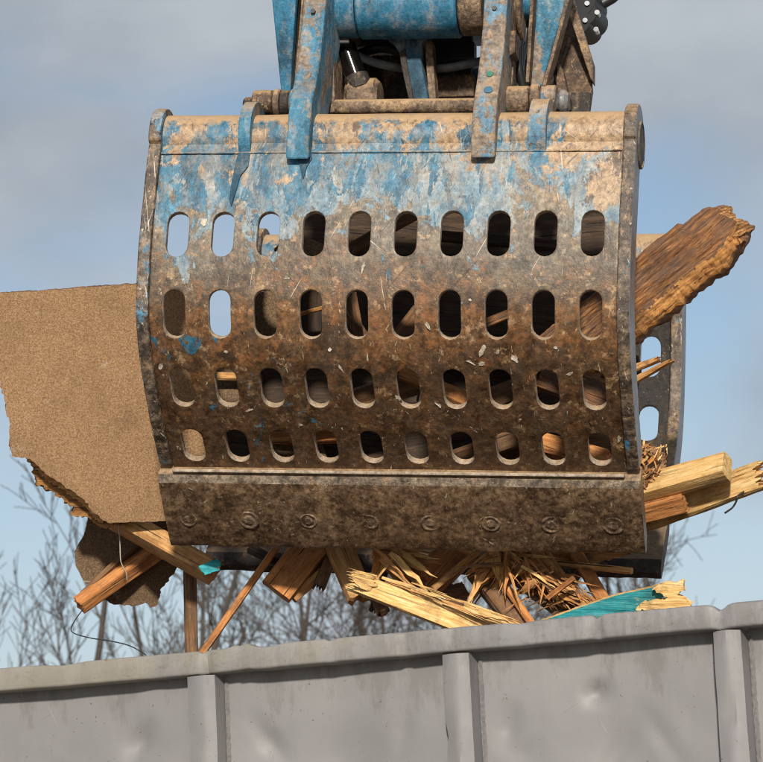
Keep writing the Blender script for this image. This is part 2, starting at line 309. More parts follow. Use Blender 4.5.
def bev(o, wd=.003, seg=2, ang=30):
    b = o.modifiers.new('bevel', 'BEVEL'); b.width = wd; b.segments = seg; b.limit_method = 'ANGLE'; b.angle_limit = R_(ang); return o
def smooth_by_angle(o, ang=40):
    me = o.data; bm = bmesh.new(); bm.from_mesh(me)
    for f in bm.faces: f.smooth = True
    for e in bm.edges:
        if len(e.link_faces) == 2 and e.calc_face_angle(0) > R_(ang): e.smooth = False
    bm.to_mesh(me); bm.free(); return o
def tube(name, pts, rad, mat, parent=None, n=16, cap=True, wob=0, seed=0, sm=True):
    pts = [Vector(p) for p in pts]; rads = rad if isinstance(rad, (list, tuple)) else [rad]*len(pts)
    v, f = [], []; rr = random.Random(seed); t0 = (pts[1]-pts[0]).normalized(); a = t0.orthogonal().normalized()
    for i, p in enumerate(pts):
        t = (pts[min(i+1, len(pts)-1)]-pts[max(i-1, 0)]).normalized()
        a = (a - t*a.dot(t)).normalized(); b = t.cross(a)
        for k in range(n):
            th = 2*math.pi*k/n; r = rads[i]*(1+wob*rr.uniform(-1, 1)); v.append(p + (a*math.cos(th)+b*math.sin(th))*r)
    for i in range(len(pts)-1):
        for k in range(n): f.append((i*n+k, i*n+(k+1) % n, (i+1)*n+(k+1) % n, (i+1)*n+k))
    if cap: f.append(tuple(range(n-1, -1, -1))); f.append(tuple((len(pts)-1)*n+k for k in range(n)))
    o = link(name, mesh(name, v, f), mat, parent)
    if sm: smooth_by_angle(o, 45)
    return o
def ring_x(name, x0, x1, cy, cz, ro, mat, parent, n=28, chamfer=.004):          # bushing / tube along local x
    return tube(name, [(x0, cy, cz), (x0+1e-4, cy, cz), (x0+chamfer, cy, cz), (x1-chamfer, cy, cz), (x1-1e-4, cy, cz), (x1, cy, cz)],
                [ro-chamfer, ro-chamfer, ro, ro, ro-chamfer, ro-chamfer], mat, parent, n)
def plate_x(name, poly, x0, x1, mat, parent, bw=.004, origin=None):     # polygon in local (y, z) given thickness along x; x0/x1 may be functions of the vertex
    n = len(poly); a = (lambda i: x0) if not callable(x0) else x0; b = (lambda i: x1) if not callable(x1) else x1
    v = [(a(i), p[0], p[1]) for i, p in enumerate(poly)] + [(b(i), p[0], p[1]) for i, p in enumerate(poly)]
    f = [tuple(range(n)), tuple(range(2*n-1, n-1, -1))] + [(i, (i+1) % n, n+(i+1) % n, n+i) for i in range(n)]
    o = link(name, fixn(mesh(name, v, f)), mat, parent)
    if bw: bev(o, bw)
    return o
def prism(name, quad_a, quad_b, mat, parent, bw=.003):           # loft between two equal loops
    n = len(quad_a); v = [tuple(p) for p in quad_a]+[tuple(p) for p in quad_b]
    f = [tuple(range(n)), tuple(range(2*n-1, n-1, -1))] + [(i, (i+1) % n, n+(i+1) % n, n+i) for i in range(n)]
    o = link(name, fixn(mesh(name, v, f)), mat, parent)
    if bw: bev(o, bw)
    return o
def front_plate(name, pxpoly, y, thick, mat, parent, bw=.003):    # plate whose face is outlined in the grapple plane of depth y (y may vary per corner)
    ys = y if isinstance(y, (list, tuple)) else [y]*len(pxpoly)
    a = [G(p[0], p[1], q) for p, q in zip(pxpoly, ys)]
    return prism(name, a, [p+Vector((0, thick, 0)) for p in a], mat, parent, bw)

# ------------------------------------------------------------------ ground
def mat_ground():
    m = M('yard_ground'); a = m.noise(.7, 8, .6); f = m.noise(30, 6, .7)
    k = m.ramp(a, [(.3, (.24, .215, .18)), (.7, (.36, .325, .275))]); k = m.mix(.8, k, m.ramp(f, [(.3, .7), (.7, 1.2)]), 'MULTIPLY')
    m.bump(f, .6, .02); return m.done(k, .95)
gs = 900
v = []; f = []; NG = 24
for i in range(NG+1):
    for j in range(NG+1):
        x = -gs+2*gs*i/NG; y = -gs+2*gs*j/NG; v.append((x, y, 0))
for i in range(NG):
    for j in range(NG): f.append((i*(NG+1)+j, (i+1)*(NG+1)+j, (i+1)*(NG+1)+j+1, i*(NG+1)+j+1))
tag(link('ground', mesh('ground', v, f), mat_ground()), kind='structure')

# ================================================================== container
RZ = 2.632
cA, cB = at(0, 668, 8.2), at(763, 600, 7.607)
cdir = Vector((cB.x-cA.x, cB.y-cA.y, 0)).normalized(); cmid = (cA+cB)/2
CYAW = math.atan2(cdir.y, cdir.x); CROT = Matrix.Rotation(CYAW, 3, 'Z'); CORG = Vector((cmid.x, cmid.y, 0))
CI = CROT.transposed()
def Cp(px, py, y):                              # container frame: x along the wall, y into the container, z up
    o = CI @ (EYE-CORG); d = CI @ ray(px, py); return o+d*((y-o.y)/d.y)
skip = empty('waste_container', CORG, CROT)
tag(skip, 'grey painted steel waste container with dented top rail and upright ribs', 'container')
RTOP = RZ; RH = 0.060; X0, X1 = -3.2, 2.9; CW = 2.35
def vnoise(*a): return mnoise.noise(Vector(a))
# top rail: a rounded box tube, bent and dented by loading
def rail(name, x0, x1, y0, seed, dents):
    N = int((x1-x0)/.012); prof = []
    hw, hh, rr_ = .05, RH/2, .007
    for cx, cz, a0 in ((hw-rr_, hh-rr_, 0), (-hw+rr_, hh-rr_, 90), (-hw+rr_, -hh+rr_, 180), (hw-rr_, -hh+rr_, 270)):
        for k in range(4):
            t = R_(a0+30*k); prof.append((cx+rr_*math.cos(t), cz+rr_*math.sin(t)))
    n = len(prof); v = []; f = []
    for i in range(N+1):
        x = x0+(x1-x0)*i/N
        dz = .004*vnoise(x*1.1, seed, 0)+.0008*vnoise(x*7, seed, 3); dy = .006*vnoise(x*1.7, seed, 5)
        for (py, pz) in prof:
            ddz = dz + .0005*vnoise(x*16, py*20, pz*20+seed); ddy = dy
            for (dx, wd, depth, top) in dents:
                g = math.exp(-((x-dx)/wd)**2)
                if top: ddz -= depth*g*(1 if pz > 0 else .25)
                else: ddy += depth*g*(1 if py < 0 else 0)*(1.2 if pz < 0 else .6)
            v.append((x, y0+py+ddy, RTOP-RH/2+pz+ddz))
    for i in range(N):
        for k in range(n): f.append((i*n+k, (i+1)*n+k, (i+1)*n+(k+1) % n, i*n+(k+1) % n))
    f.append(tuple(range(n))); f.append(tuple(N*n+k for k in range(n-1, -1, -1)))
    return smooth_by_angle(link(name, fixn(mesh(name, v, f)), 'rim', skip), 50)
xs = lambda px, py=640: Cp(px, py, 0).x
rail('top_rail', xs(238), X1, .05, 3, [(xs(246), .014, -.008, True), (xs(266), .03, .006, True), (xs(598), .016, .010, False), (xs(723), .02, .009, True), (xs(722), .012, .012, False), (xs(405), .008, .012, False), (xs(599), .006, .012, True), (xs(722), .007, .012, True), (xs(452), .012, .008, False), (xs(330), .01, .006, True), (xs(520), .03, .005, True)])
rail('top_rail', X0, xs(241), .056, 9, [(xs(234), .016, -.006, True), (xs(205), .010, .012, False), (xs(200), .006, .006, True), (xs(150), .03, .006, False), (xs(60), .05, .006, True)])
# crumpled sleeve where the two rails meet
# ribs
WALLY = .062
ribs = [(xs(184, 720), xs(217, 720)), (xs(441, 720), xs(474, 720)), (xs(714, 720), xs(749, 720))]
step = ribs[1][0]-ribs[0][0]; rw = ribs[1][1]-ribs[1][0]
ribs = [(ribs[0][0]-2*step, ribs[0][0]-2*step+rw), (ribs[0][0]-step, ribs[0][0]-step+rw)] + ribs + [(ribs[2][0]+step, ribs[2][0]+step+rw)]
def rib(x0, x1, seed):
    NZ = 60; v = []; f = []; zt = RTOP-RH-.004
    xsn = [x0, x0+.008, x0+.03, (x0+x1)/2, x1-.03, x1-.008, x1]; yy = [WALLY+.004, .012, .004, .002, .004, .012, WALLY+.004]
    n = len(xsn)
    for i in range(NZ+1):
        z = .18+(zt-.18)*i/NZ
        for k in range(n):
            d = .004*vnoise(z*3, k*.35, seed)+.003*vnoise(z*9, k*.5, seed+4)+.009*math.exp(-((z-2.36-.01*k-.03*math.sin(seed))/.012)**2)*(k in (1, 2, 3)); v.append((xsn[k]+.5*d, yy[k]+(abs(d)*1.4 if 0 < k < n-1 else 0), z))
    for i in range(NZ):
        for k in range(n-1): f.append((i*n+k, i*n+k+1, (i+1)*n+k+1, (i+1)*n+k))
    return smooth_by_angle(link('rib', mesh('rib', v, f), 'cont', skip), 35)
for i, (a, b) in enumerate(ribs): rib(a, b, i*7.3)
edges = [X0]+[e for r in ribs for e in r]+[X1]
pdents = [(xs(588, 670), 2.45, .03, .009), (xs(488, 690), 2.40, .05, .008), (xs(510, 720), 2.32, .04, .01), (xs(130, 690), 2.42, .05, .016), (xs(250, 700), 2.38, .06, .016), (xs(350, 680), 2.35, .12, .014), (xs(620, 720), 2.3, .1, .012), (xs(690, 700), 2.36, .06, .012)]
folds = [(xs(588, 664), 2.455, .3, .05, 0.0088), (xs(128, 695), 2.42, 1.0, .08, 0.0077), (xs(258, 700), 2.40, -.9, .10, 0.0099), (xs(500, 700), 2.38, 1.2, .07, 0.0077), (xs(600, 735), 2.28, .9, .16, 0.0066), (xs(655, 720), 2.33, -1.0, .12, 0.0066), (xs(330, 735), 2.27, .5, .15, 0.0066), (xs(60, 720), 2.33, -.6, .14, 0.0066), (xs(393, 690), 2.40, 1.3, .10, 0.0066)]
for i in range(0, len(edges), 2):
    a, b = edges[i], edges[i+1]
    if b-a < .05: continue
    NX, NZ = 70, 200; v = []; f = []; zb, zt = .18, RTOP-RH+.004
    for p in range(NX+1):
        for q in range(NZ+1):
            x = a+(b-a)*p/NX; z = zb+(zt-zb)*q/NZ; u = p/NX
            bul = .012*math.sin(math.pi*u)*(.6+.5*vnoise(x*.8, z*.7, 2)) + .010*vnoise(x*2.6, z*2.2, 8)*math.sin(math.pi*u) + .004*vnoise(x*7, z*6, 1)*math.sin(math.pi*u)
            for (dx, dz, wd, dp) in pdents: bul += dp*math.exp(-((x-dx)**2+(z-dz)**2*1.4)/wd**2)*math.sin(math.pi*u)
            for (fx, fz, fa, fl_, fd) in folds:
                ux = (x-fx)*math.cos(fa)+(z-fz)*math.sin(fa); uz = -(x-fx)*math.sin(fa)+(z-fz)*math.cos(fa)
                if abs(ux) < fl_: bul += fd*(1-abs(ux)/fl_)*max(0, 1-abs(uz)/.035)
            v.append((x, WALLY+bul*(1 if 0 < p < NX else 0), z))
    for p in range(NX):
        for q in range(NZ): f.append((p*(NZ+1)+q, (p+1)*(NZ+1)+q, (p+1)*(NZ+1)+q+1, p*(NZ+1)+q+1))
    link('wall_panel', mesh('wall_panel', v, f), 'cont', skip, smooth=True)
for (a, b) in ribs:                              # stitched weld beads beside each rib
    pts = [(b+.006+.0015*vnoise(z*20, b, 1), WALLY, z) for z in [1.2+(RTOP-RH-.02-1.2)*k/110 for k in range(111)]]
    tube('weld_seam', pts, [.004+.0025*abs(math.sin(k*1.7)) for k in range(111)], 'weld', skip, n=6, seed=int(b*10) % 9)
def boxp(name, a, b, mat, parent, bw=.004):
    v = [(x, y, z) for x in (a[0], b[0]) for y in (a[1], b[1]) for z in (a[2], b[2])]
    f = [(0, 1, 3, 2), (4, 6, 7, 5), (0, 4, 5, 1), (2, 3, 7, 6), (0, 2, 6, 4), (1, 5, 7, 3)]
    o = link(name, fixn(mesh(name, v, f)), mat, parent)
    if bw: bev(o, bw)
    return o
boxp('container_floor', (X0, .04, .16), (X1, CW, .22), 'cont', skip)
boxp('far_wall', (X0, CW-.03, .22), (X1, CW, RTOP-.2), 'cont', skip)
boxp('end_wall', (X0, .13, .22), (X0+.03, CW-.03, RTOP-.2), 'cont', skip); boxp('end_wall', (X1-.03, .13, .22), (X1, CW-.03, RTOP-.2), 'cont', skip)
for yy in (.55, 1.75): boxp('skid_rail', (X0, yy, 0), (X1, yy+.12, .158), 'darksteel', skip)

# ================================================================== grapple
gr = empty('demolition_grapple', GLOC, GROT)
tag(gr, 'blue and rust sorting grapple with slotted shells hanging over the container', 'grapple')
HWID, SP = .668, .1253
ctrl = [(.050, .545), (.026, .47), (.006, .36), (-.0125, .219), (-.014, .10), (0, 0), (.05, -.095), (.124, -.177), (.20, -.248), (.276, -.3095), (.350, -.366)]
def cr(P, t):
    n = len(P)-1; i = min(int(t), n-1); u = t-i
    p0 = P[max(i-1, 0)]; p1 = P[i]; p2 = P[i+1]; p3 = P[min(i+2, n)]
    return [0.5*(2*p1[k]+(p2[k]-p0[k])*u+(2*p0[k]-5*p1[k]+4*p2[k]-p3[k])*u*u+(3*p1[k]-p0[k]-3*p2[k]+p3[k])*u**3) for k in (0, 1)]
dense = [cr(ctrl, (len(ctrl)-1)*i/600) for i in range(601)]
arc = [0]
for i in range(600): arc.append(arc[-1]+math.dist(dense[i], dense[i+1]))
TOT = arc[-1]
def prof(s):
    s = max(0, min(TOT, s)); lo, hi = 0, 600
    while hi-lo > 1:
        m_ = (lo+hi)//2
        if arc[m_] <= s: lo = m_
        else: hi = m_
    t = (s-arc[lo])/(arc[hi]-arc[lo]); a, b = dense[lo], dense[hi]
    return (a[0]+(b[0]-a[0])*t, a[1]+(b[1]-a[1])*t)
def sof(zt):                                        # arc position of a given height
    return min(range(601), key=lambda i: abs(dense[i][1]-zt))
rows_s = [arc[sof(zt)] for zt in (.219, 0, -.177, -.3095)]
SW, SLEN = .0615, [.128, .134, .128, .118]           # slot size
def slot_pts(cx, cs, ln):
    r = SW/2; h = ln/2-r; out = []
    for k in range(9): t = R_(180+180*k/8); out.append((cx+r*math.cos(t), cs-h+r*math.sin(t)))       # top arc, left to right (s decreases upwards)
    for k in range(1, 4): out.append((cx+r, cs-h+2*h*k/4))
    for k in range(9): t = R_(0+180*k/8); out.append((cx+r*math.cos(t), cs+h+r*math.sin(t)))
    for k in range(1, 4): out.append((cx-r, cs+h-2*h*k/4))
    return out
def cell_pts(x0, x1, s0, s1):
    out = []
    # top side 9 points: two on the left side, five on top, two on the right
    hs = (s1-s0)*.18
    tx = [x0, x0, x0, x0+(x1-x0)*.25, x0+(x1-x0)*.5, x0+(x1-x0)*.75, x1, x1, x1]
    ts = [s0+2*hs, s0+hs, s0, s0, s0, s0, s0, s0+hs, s0+2*hs]
    out += list(zip(tx, ts))
    for k in range(1, 4): out.append((x1, s0+2*hs+(s1-s0-4*hs)*k/4))
    out += [(x0+x1-a, s0+s1-b) for a, b in zip(tx, ts)]
    for k in range(1, 4): out.append((x0, s1-2*hs-(s1-s0-4*hs)*k/4))
    return out
def shell_mesh(mirror):
    bm = bmesh.new(); cache = {}
    def vert(x, s):
        key = (round(x, 4), round(s, 4))
        if key not in cache:
            y, z = prof(s); cache[key] = bm.verts.new((x, y, z))
        return cache[key]
    xe = HWID-.035
    borders = [rows_s[0]-.11, (rows_s[0]+rows_s[1])/2, (rows_s[1]+rows_s[2])/2, (rows_s[2]+rows_s[3])/2, rows_s[3]+.088]
    for r in range(4):
        s0, s1 = borders[r], borders[r+1]
        for k in range(10):
            cx = (k-4.5)*SP; a, b = slot_pts(cx, rows_s[r], SLEN[r]), cell_pts(cx-SP/2, cx+SP/2, s0, s1); n = len(a)
            lv = []
            for t in (0, .12, .5, 1):
                lv.append([vert(a[i][0]+(b[i][0]-a[i][0])*t, a[i][1]+(b[i][1]-a[i][1])*t) for i in range(n)])
            for q in range(3):
                for i in range(n):
                    vs_ = [lv[q][i], lv[q][(i+1) % n], lv[q+1][(i+1) % n], lv[q+1][i]]
                    if len(set(vs_)) == 4: bm.faces.new(vs_)
        # side strips
        for sgn in (-1, 1):
            xb = sgn*5*SP; ss = sorted(set(round(p[1], 4) for p in cell_pts(0, 1, s0, s1)))
            for i in range(len(ss)-1):
                bm.faces.new([vert(xb, ss[i]), vert(xb, ss[i+1]), vert(sgn*xe, ss[i+1]), vert(sgn*xe, ss[i])])
    def band(s0, s1, ns):
        xx = [-xe]+sorted(set(round((k-4.5)*SP+d*SP, 4) for k in range(10) for d in (-.5, -.25, 0, .25, .5)))+[xe]
        for q in range(ns):
            for i in range(len(xx)-1):
                a_, b_ = s0+(s1-s0)*q/ns, s0+(s1-s0)*(q+1)/ns
                bm.faces.new([vert(xx[i], a_), vert(xx[i], b_), vert(xx[i+1], b_), vert(xx[i+1], a_)])
    band(0, borders[0], 14); band(borders[4], TOT, 4)
    bmesh.ops.remove_doubles(bm, verts=bm.verts, dist=.0004)
    # gentle dents
    bm.normal_update()
    for vv in bm.verts:
        d = .004*vnoise(vv.co.x*4, vv.co.z*4, 3)+.0015*vnoise(vv.co.x*15, vv.co.z*15, 9); vv.co.y += d
    bmesh.ops.recalc_face_normals(bm, faces=bm.faces)
    if sum(fc.normal.y for fc in bm.faces) > 0: bmesh.ops.reverse_faces(bm, faces=bm.faces)
    for fc in bm.faces: fc.smooth = True
    me = bpy.data.meshes.new('shell_plate'); bm.to_mesh(me); bm.free(); return me
SYM, DZB = .70, -.04                                # mirror plane between the shells; the rear shell hangs a little lower
def mirror_mesh(me):
    m2 = me.copy(); bm = bmesh.new(); bm.from_mesh(m2)
    for vv in bm.verts: vv.co.y = 2*SYM-vv.co.y; vv.co.z += DZB
    bmesh.ops.reverse_faces(bm, faces=bm.faces); bm.to_mesh(m2); bm.free(); return m2
def solid(o, t):
    s_ = o.modifiers.new('solid', 'SOLIDIFY'); s_.thickness = t; s_.offset = -1; s_.use_even_offset = True; s_.material_offset_rim = 1; s_.material_offset = 2
    b = o.modifiers.new('bevel', 'BEVEL'); b.width = .0028; b.segments = 2; b.limit_method = 'ANGLE'; b.angle_limit = R_(45)
    return o
front_me = shell_mesh(False); front_me.materials.append(MAT['shell']); front_me.materials.append(MAT['slotrim']); front_me.materials.append(MAT['inner'])
plate = solid(link('shell_plate', front_me, 'shell', gr), .021)
plate_b = solid(link('shell_plate', mirror_mesh(front_me), 'shell', gr), .021)
TUBE_Y, TUBE_Z, TUBE_R = .098, .505, .074
def offs(s, d):                                    # point offset outward from the plate profile
    a, b = prof(s-.004), prof(s+.004); ty, tz = b[0]-a[0], b[1]-a[1]; l = math.hypot(ty, tz); p = prof(s)
    return (p[0]+tz/l*d, p[1]-ty/l*d)
def flange_mesh(x0, x1, mat0, mat1):
    NS = 90; outer = []; inner = []
    for i in range(NS+1):
        s = .05+(TOT-.03-.05)*i/NS; t = i/NS
        jig = .0025*vnoise(s*22, x0, 5)+.002*vnoise(s*60, x0, 2)
        outer.append(offs(s, .013+jig)); inner.append(offs(s, -.105+.045*max(0, t-.6)/.4))
    cap = []                                        # round head about the torque tube
    for k in range(15):
        th = R_(190-12*k); cap.append((TUBE_Y+.002+.096*math.cos(th), TUBE_Z-.002+.096*math.sin(th)))
    cap = cap[:-1] + [(TUBE_Y+.098, TUBE_Z+.0)]
    cap = [c for c in cap]
    outl = cap[::-1] + [o for o in outer if o[1] < TUBE_Z-.022] + [o for o in inner if o[1] < TUBE_Z-.03][::-1]
    n = len(outl); v = [(x0, *p) for p in outl]+[(x1, *p) for p in outl]
    f = [tuple(range(n)), tuple(range(2*n-1, n-1, -1))]+[(i, (i+1) % n, n+(i+1) % n, n+i) for i in range(n)]
    me = fixn(mesh('side_flange', v, f)); me.materials.append(MAT[mat0]); me.materials.append(MAT[mat1])
    for p in me.polygons:
        if abs(p.normal.x) > .8 and p.normal.x*(x0+x1) > 0: p.material_index = 1
    return me
fl = {}
for sgn in (-1, 1):
    fl[sgn] = flange_mesh(sgn*HWID, sgn*(HWID-.0345), 'flange', 'side')
    bev(link('side_flange', fl[sgn], None, plate), .005)
    bev(link('side_flange', mirror_mesh(fl[sgn]), None, plate_b), .005)
# torque tube; dark end discs stand in for the shaded bores, with collar rings
def torque(mirror):
    xs_ = [-(HWID-.0355)+(2*HWID-.071)*i/60 for i in range(61)]
    o = tube('torque_tube', [(x, TUBE_Y+.001*vnoise(x*5, 0, 1), TUBE_Z+.002*vnoise(x*6, 3, 1)) for x in xs_], TUBE_R, 'shell', None, n=40)
    return o
tq = torque(False); tq.parent = plate
tq2 = link('torque_tube', mirror_mesh(tq.data), None, plate_b)
wl = tube('weld_seam', [(-(HWID-.036)+(2*HWID-.072)*i/160, *offs(arc[sof(.452)], .002+.0015*vnoise(i*.4, 2, 2))) for i in range(161)], [.003+.0015*vnoise(i*.7, 4, 1) for i in range(161)], 'shell', plate, n=8)
for sgn in (1, -1):
    bore = tube('bore_shade_disc', [(sgn*(HWID+.0005), TUBE_Y+.012, TUBE_Z-.015), (sgn*(HWID+.0035), TUBE_Y+.012, TUBE_Z-.015)], .058, 'darksteel', plate, n=28)
    link('bore_shade_disc', mirror_mesh(bore.data), None, plate_b)
    for dd in (0,):
        lipr = tube('bore_ring', [(sgn*(HWID+.002)+0, TUBE_Y+.012+.061*math.cos(R_(k*12)), TUBE_Z-.015+.061*math.sin(R_(k*12))) for k in range(31)], .0045, 'flange', plate, n=6)
# cutting edge
lt0, lt1 = G(403, 477, .318), G(403, 549.5, .50)
ly0, lz0, ly1, lz1 = lt0.y, lt0.z, lt1.y, lt1.z
ld = Vector((ly1-ly0, lz1-lz0)).normalized(); ln_ = Vector((-ld.y, ld.x)) if False else Vector((ld.y, -ld.x))   # outward (towards viewer/down)
if ln_.x > 0: ln_ = -ln_
def cutting(mirror):
    T = .046; NX = 90; ring = []
    a = Vector((ly0, lz0)); b = Vector((ly1, lz1))
    back = -ln_*T
    loop = [a+back, a+back*.45, a+ld*.002, a+ld*.022+ln_*.010, a+(b-a)*.3+ln_*.010, a+(b-a)*.65+ln_*.008, b-ld*.014+ln_*.005, b, b+back*.5+ld*.004, b+back-ld*.03]
    n = len(loop); v = []; f = []
    for i in range(NX+1):
        x = -(HWID+.002)+2*(HWID+.002)*i/NX
        for k, p in enumerate(loop):
            j = .0022*vnoise(x*9, k*.8, 4)+.0016*vnoise(x*34, k*1.1, 7)
            if k in (6, 7, 8): j += .004*vnoise(x*6, 2, 9)
            q = p+ln_*j+ld*(.8*j if k in (2, 7) else 0); v.append((x, q.x, q.y))
    for i in range(NX):
        for k in range(n): f.append((i*n+k, i*n+(k+1) % n, (i+1)*n+(k+1) % n, (i+1)*n+k))
    f.append(tuple(range(n))); f.append(tuple(NX*n+k for k in range(n-1, -1, -1)))
    return fixn(mesh('cutting_edge', v, f))
ce_me = cutting(False)
ce_me.materials.append(MAT['lip']); ce_me.materials.append(MAT['lipworn'])
for p in ce_me.polygons:
    if len(p.vertices) == 4 and all((vi % 10) in (1, 2, 3) for vi in p.vertices): p.material_index = 1
ce = smooth_by_angle(link('cutting_edge', ce_me, 'lip', gr), 28)
ce2 = smooth_by_angle(link('cutting_edge', mirror_mesh(ce_me), 'lip', gr), 28); ce2.location.z = .026; ce2.data.materials[0] = MAT['darksteel']; ce2.data.materials[1] = MAT['iron']
def bolt(parent, x, mirror=False):
    c = Vector((ly0, lz0))+(Vector((ly1, lz1))-Vector((ly0, lz0)))*.60; n3 = Vector((0, ln_.x, ln_.y)); p = Vector((x, c.x, c.y))+n3*.0085
    rot = n3.to_track_quat('Z', 'Y')
    v = []; f = []; nn = 20
    rings = [(.030, -.004), (.029, .0008), (.025, .0026), (.022, .0006), (.020, -.0008), (.015, -.0004), (.013, .0026), (.008, .0022)]
    rb = random.Random(int(x*1000)); sc_b = rb.uniform(.82, 1.08); hs_b = rb.uniform(.25, .8); tl = Vector((rb.uniform(-.12, .12), rb.uniform(-.12, .12)))
    for (r, h) in [(q_[0]*sc_b, q_[1]*hs_b) for q_ in rings]:
        for k in range(nn): v.append(p+rot @ Vector((r*math.cos(2*math.pi*k/nn), r*math.sin(2*math.pi*k/nn), h+.0022*vnoise(x*9+k*.45, r*60, 1)+tl.x*r*math.cos(2*math.pi*k/nn))))
    for i in range(len(rings)-1):
        for k in range(nn): f.append((i*nn+k, i*nn+(k+1) % nn, (i+1)*nn+(k+1) % nn, (i+1)*nn+k))
    f.append(tuple((len(rings)-1)*nn+k for k in range(nn)))
    me = mesh('bolt', v, f)
    if mirror: me = mirror_mesh(me)
    link('bolt', me, 'boltiron', parent, smooth=True)
for px in (190, 250, 310, 371, 432, 492, 553, 614):
    gx = G(px, 520, .44).x; bolt(ce, gx); bolt(ce2, gx, True)
boxp('wear_strip', (-(HWID-.04), ly0-.012, lz0+.004), (HWID-.04, ly0+.03, lz0+.014), 'slotrim', ce, .003)

# ---- arms, lugs and pins of the front shell
def thick_arm(name, pxl, pxr, mat, parent):
    # side profile in (y, z) for an arm that sweeps back to the pivot
    x0a, x1a = pxl, pxr
    front = [(-.012, .425), (-.016, .47), (-.012, .54), (.004, .60), (.038, .66), (.07, .74), (.092, .83), (.105, .92), (.115, 1.06)]
    back = [(.36, 1.06), (.34, .92), (.30, .80), (.26, .70), (.20, .60), (.17, .565), (.11, .582), (.03, .52), (.022, .44)]
    poly = front+back
    return plate_x(name, poly, x0a, x1a, mat, parent, .006)
aL0, aL1 = G(287, 130, -.012).x, G(310, 130, -.012).x
aR0, aR1 = G(471.5, 130, -.012).x, G(495.5, 130, -.012).x
armL = thick_arm('shell_arm', aL0, aL1, 'bluearm', gr)
armR = thick_arm('shell_arm', aR0, aR1, 'dustblue', gr)
for arm in (armL, armR):
    link('shell_arm', mirror_mesh(arm.data), None, gr).modifiers.new('b', 'BEVEL').width = .006
def lug(xa, xb, mat, tail=None):
    poly = []
    for k in range(13): th = R_(215-11*k); poly.append((TUBE_Y+.014+.112*math.cos(th), TUBE_Z+.008+.105*math.sin(th)))
    poly += [(.20, .66), (.235, .64), (.24, .60), (.20, .56), (.15, .53), (.03, .50), (.022, .45)]
    return plate_x('pin_lug', poly, xa, xb, mat, plate, .004)
lugL = lug(G(237, 130, -.01).x, G(249, 130, -.01).x, 'bluearm'); lugR = lug(G(527, 130, -.01).x, G(545, 130, -.01).x, 'dustblue')
# tapered welded tails below the two left plates
def tail(pts, mat, d=.006):
    a = []
    for (px, py) in pts:
        y = 0
        for _ in range(4):
            q = G(px, py, y); s = arc[sof(q.z)]; y = offs(s, d)[0]
        a.append(G(px, py, y))
    prism('stiffener_tail', a, [p+Vector((0, .03, 0)) for p in a], mat, plate, .002)
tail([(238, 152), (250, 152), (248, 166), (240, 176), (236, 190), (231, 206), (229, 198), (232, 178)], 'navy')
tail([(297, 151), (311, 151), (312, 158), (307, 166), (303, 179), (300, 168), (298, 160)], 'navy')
# crusts of plaster and wood pulp stuck to the shell
def crust(px, py, rx, ry, ang, seed, mat='plaster'):
    r6 = random.Random(seed); a = []; n6 = 11
    for k in range(n6):
        th = 2*math.pi*k/n6; q = r6.uniform(.45, 1.15); dx, dy = rx*q*math.cos(th), ry*q*math.sin(th); qx, qy = px+dx*math.cos(ang)-dy*math.sin(ang), py+dx*math.sin(ang)+dy*math.cos(ang); y = 0
        for _ in range(4):
            g_ = G(qx, qy, y); y = offs(arc[sof(g_.z)], .002+.002*r6.random())[0]
        a.append(G(qx, qy, y))
    prism('plaster_crust', a, [p+Vector((0, .02, 0)) for p in a], mat, plate, .0012)
for i, (px, py, rx, ry, an) in enumerate(((482, 351, 4, 9, .3), (481, 364, 5, 3, -.5), (514, 358, 7, 3.5, .8), (498, 352, 3, 4, 0), (470, 362, 7, 2, .5), (398, 398, 4, 2.5, .7), (286, 278, 5, 2.5, .1), (363, 268, 2, 7, .2), (204, 223, 4, 6, .2), (341, 369, 7, 1.6, .9), (570, 374, 5, 2, -.4),
        (428, 326, 2, 8, -.6), (619, 440, 3, 6, .3), (438, 405, 5, 2, .6), (161, 366, 2.5, 5, .4), (226, 352, 3, 2, 0), (330, 350, 2.5, 4, .5), (556, 348, 3, 2, 0), (250, 410, 5, 1.8, -.3), (470, 300, 2.5, 2, 0), (300, 425, 3, 2, .3), (520, 420, 3.5, 2, -.6))):
    crust(px, py, rx*.9, ry*.9, an, 700+i)
# pins and bushings
PY, PZ = .185, .60
def pin(px0, px1, r, mat, py=101, dy=PY, name='bushing', ch=.004, n=28):
    a = G(px0, py, dy); b = G(px1, py, dy); z = (a.z+b.z)/2
    return ring_x(name, a.x, b.x, dy, z, r, mat, gr, n, ch)
pin(254, 274, .036, 'iron', 103, .17); pin(275, 281, .042, 'duststeel', 104, .17); pin(281.5, 291, .039, 'darksteel', 104, .17, 'link_eye'); pin(291.5, 302, .042, 'bluearm', 104, .17)
pin(244, 254.5, .022, 'darksteel', 105, .17, 'pin_head', .006)
for k in range(6): pass
pin(507, 530, .041, 'duststeel', 101, .17); pin(531, 541, .045, 'duststeel', 100, .18, 'link_eye'); pin(541.5, 557, .038, 'dustblue', 99, .18); pin(557.5, 569, .034, 'side', 102, .19, 'pin_head', .01)
# cross bar between the arms, behind the tube
cb0, cb1 = G(327, 107, .26), G(478, 106, .26)
crossbar = ring_x('cross_bar', cb0.x, cb1.x, .26, (cb0.z+cb1.z)/2, .0215, 'duststeel', gr, 24)
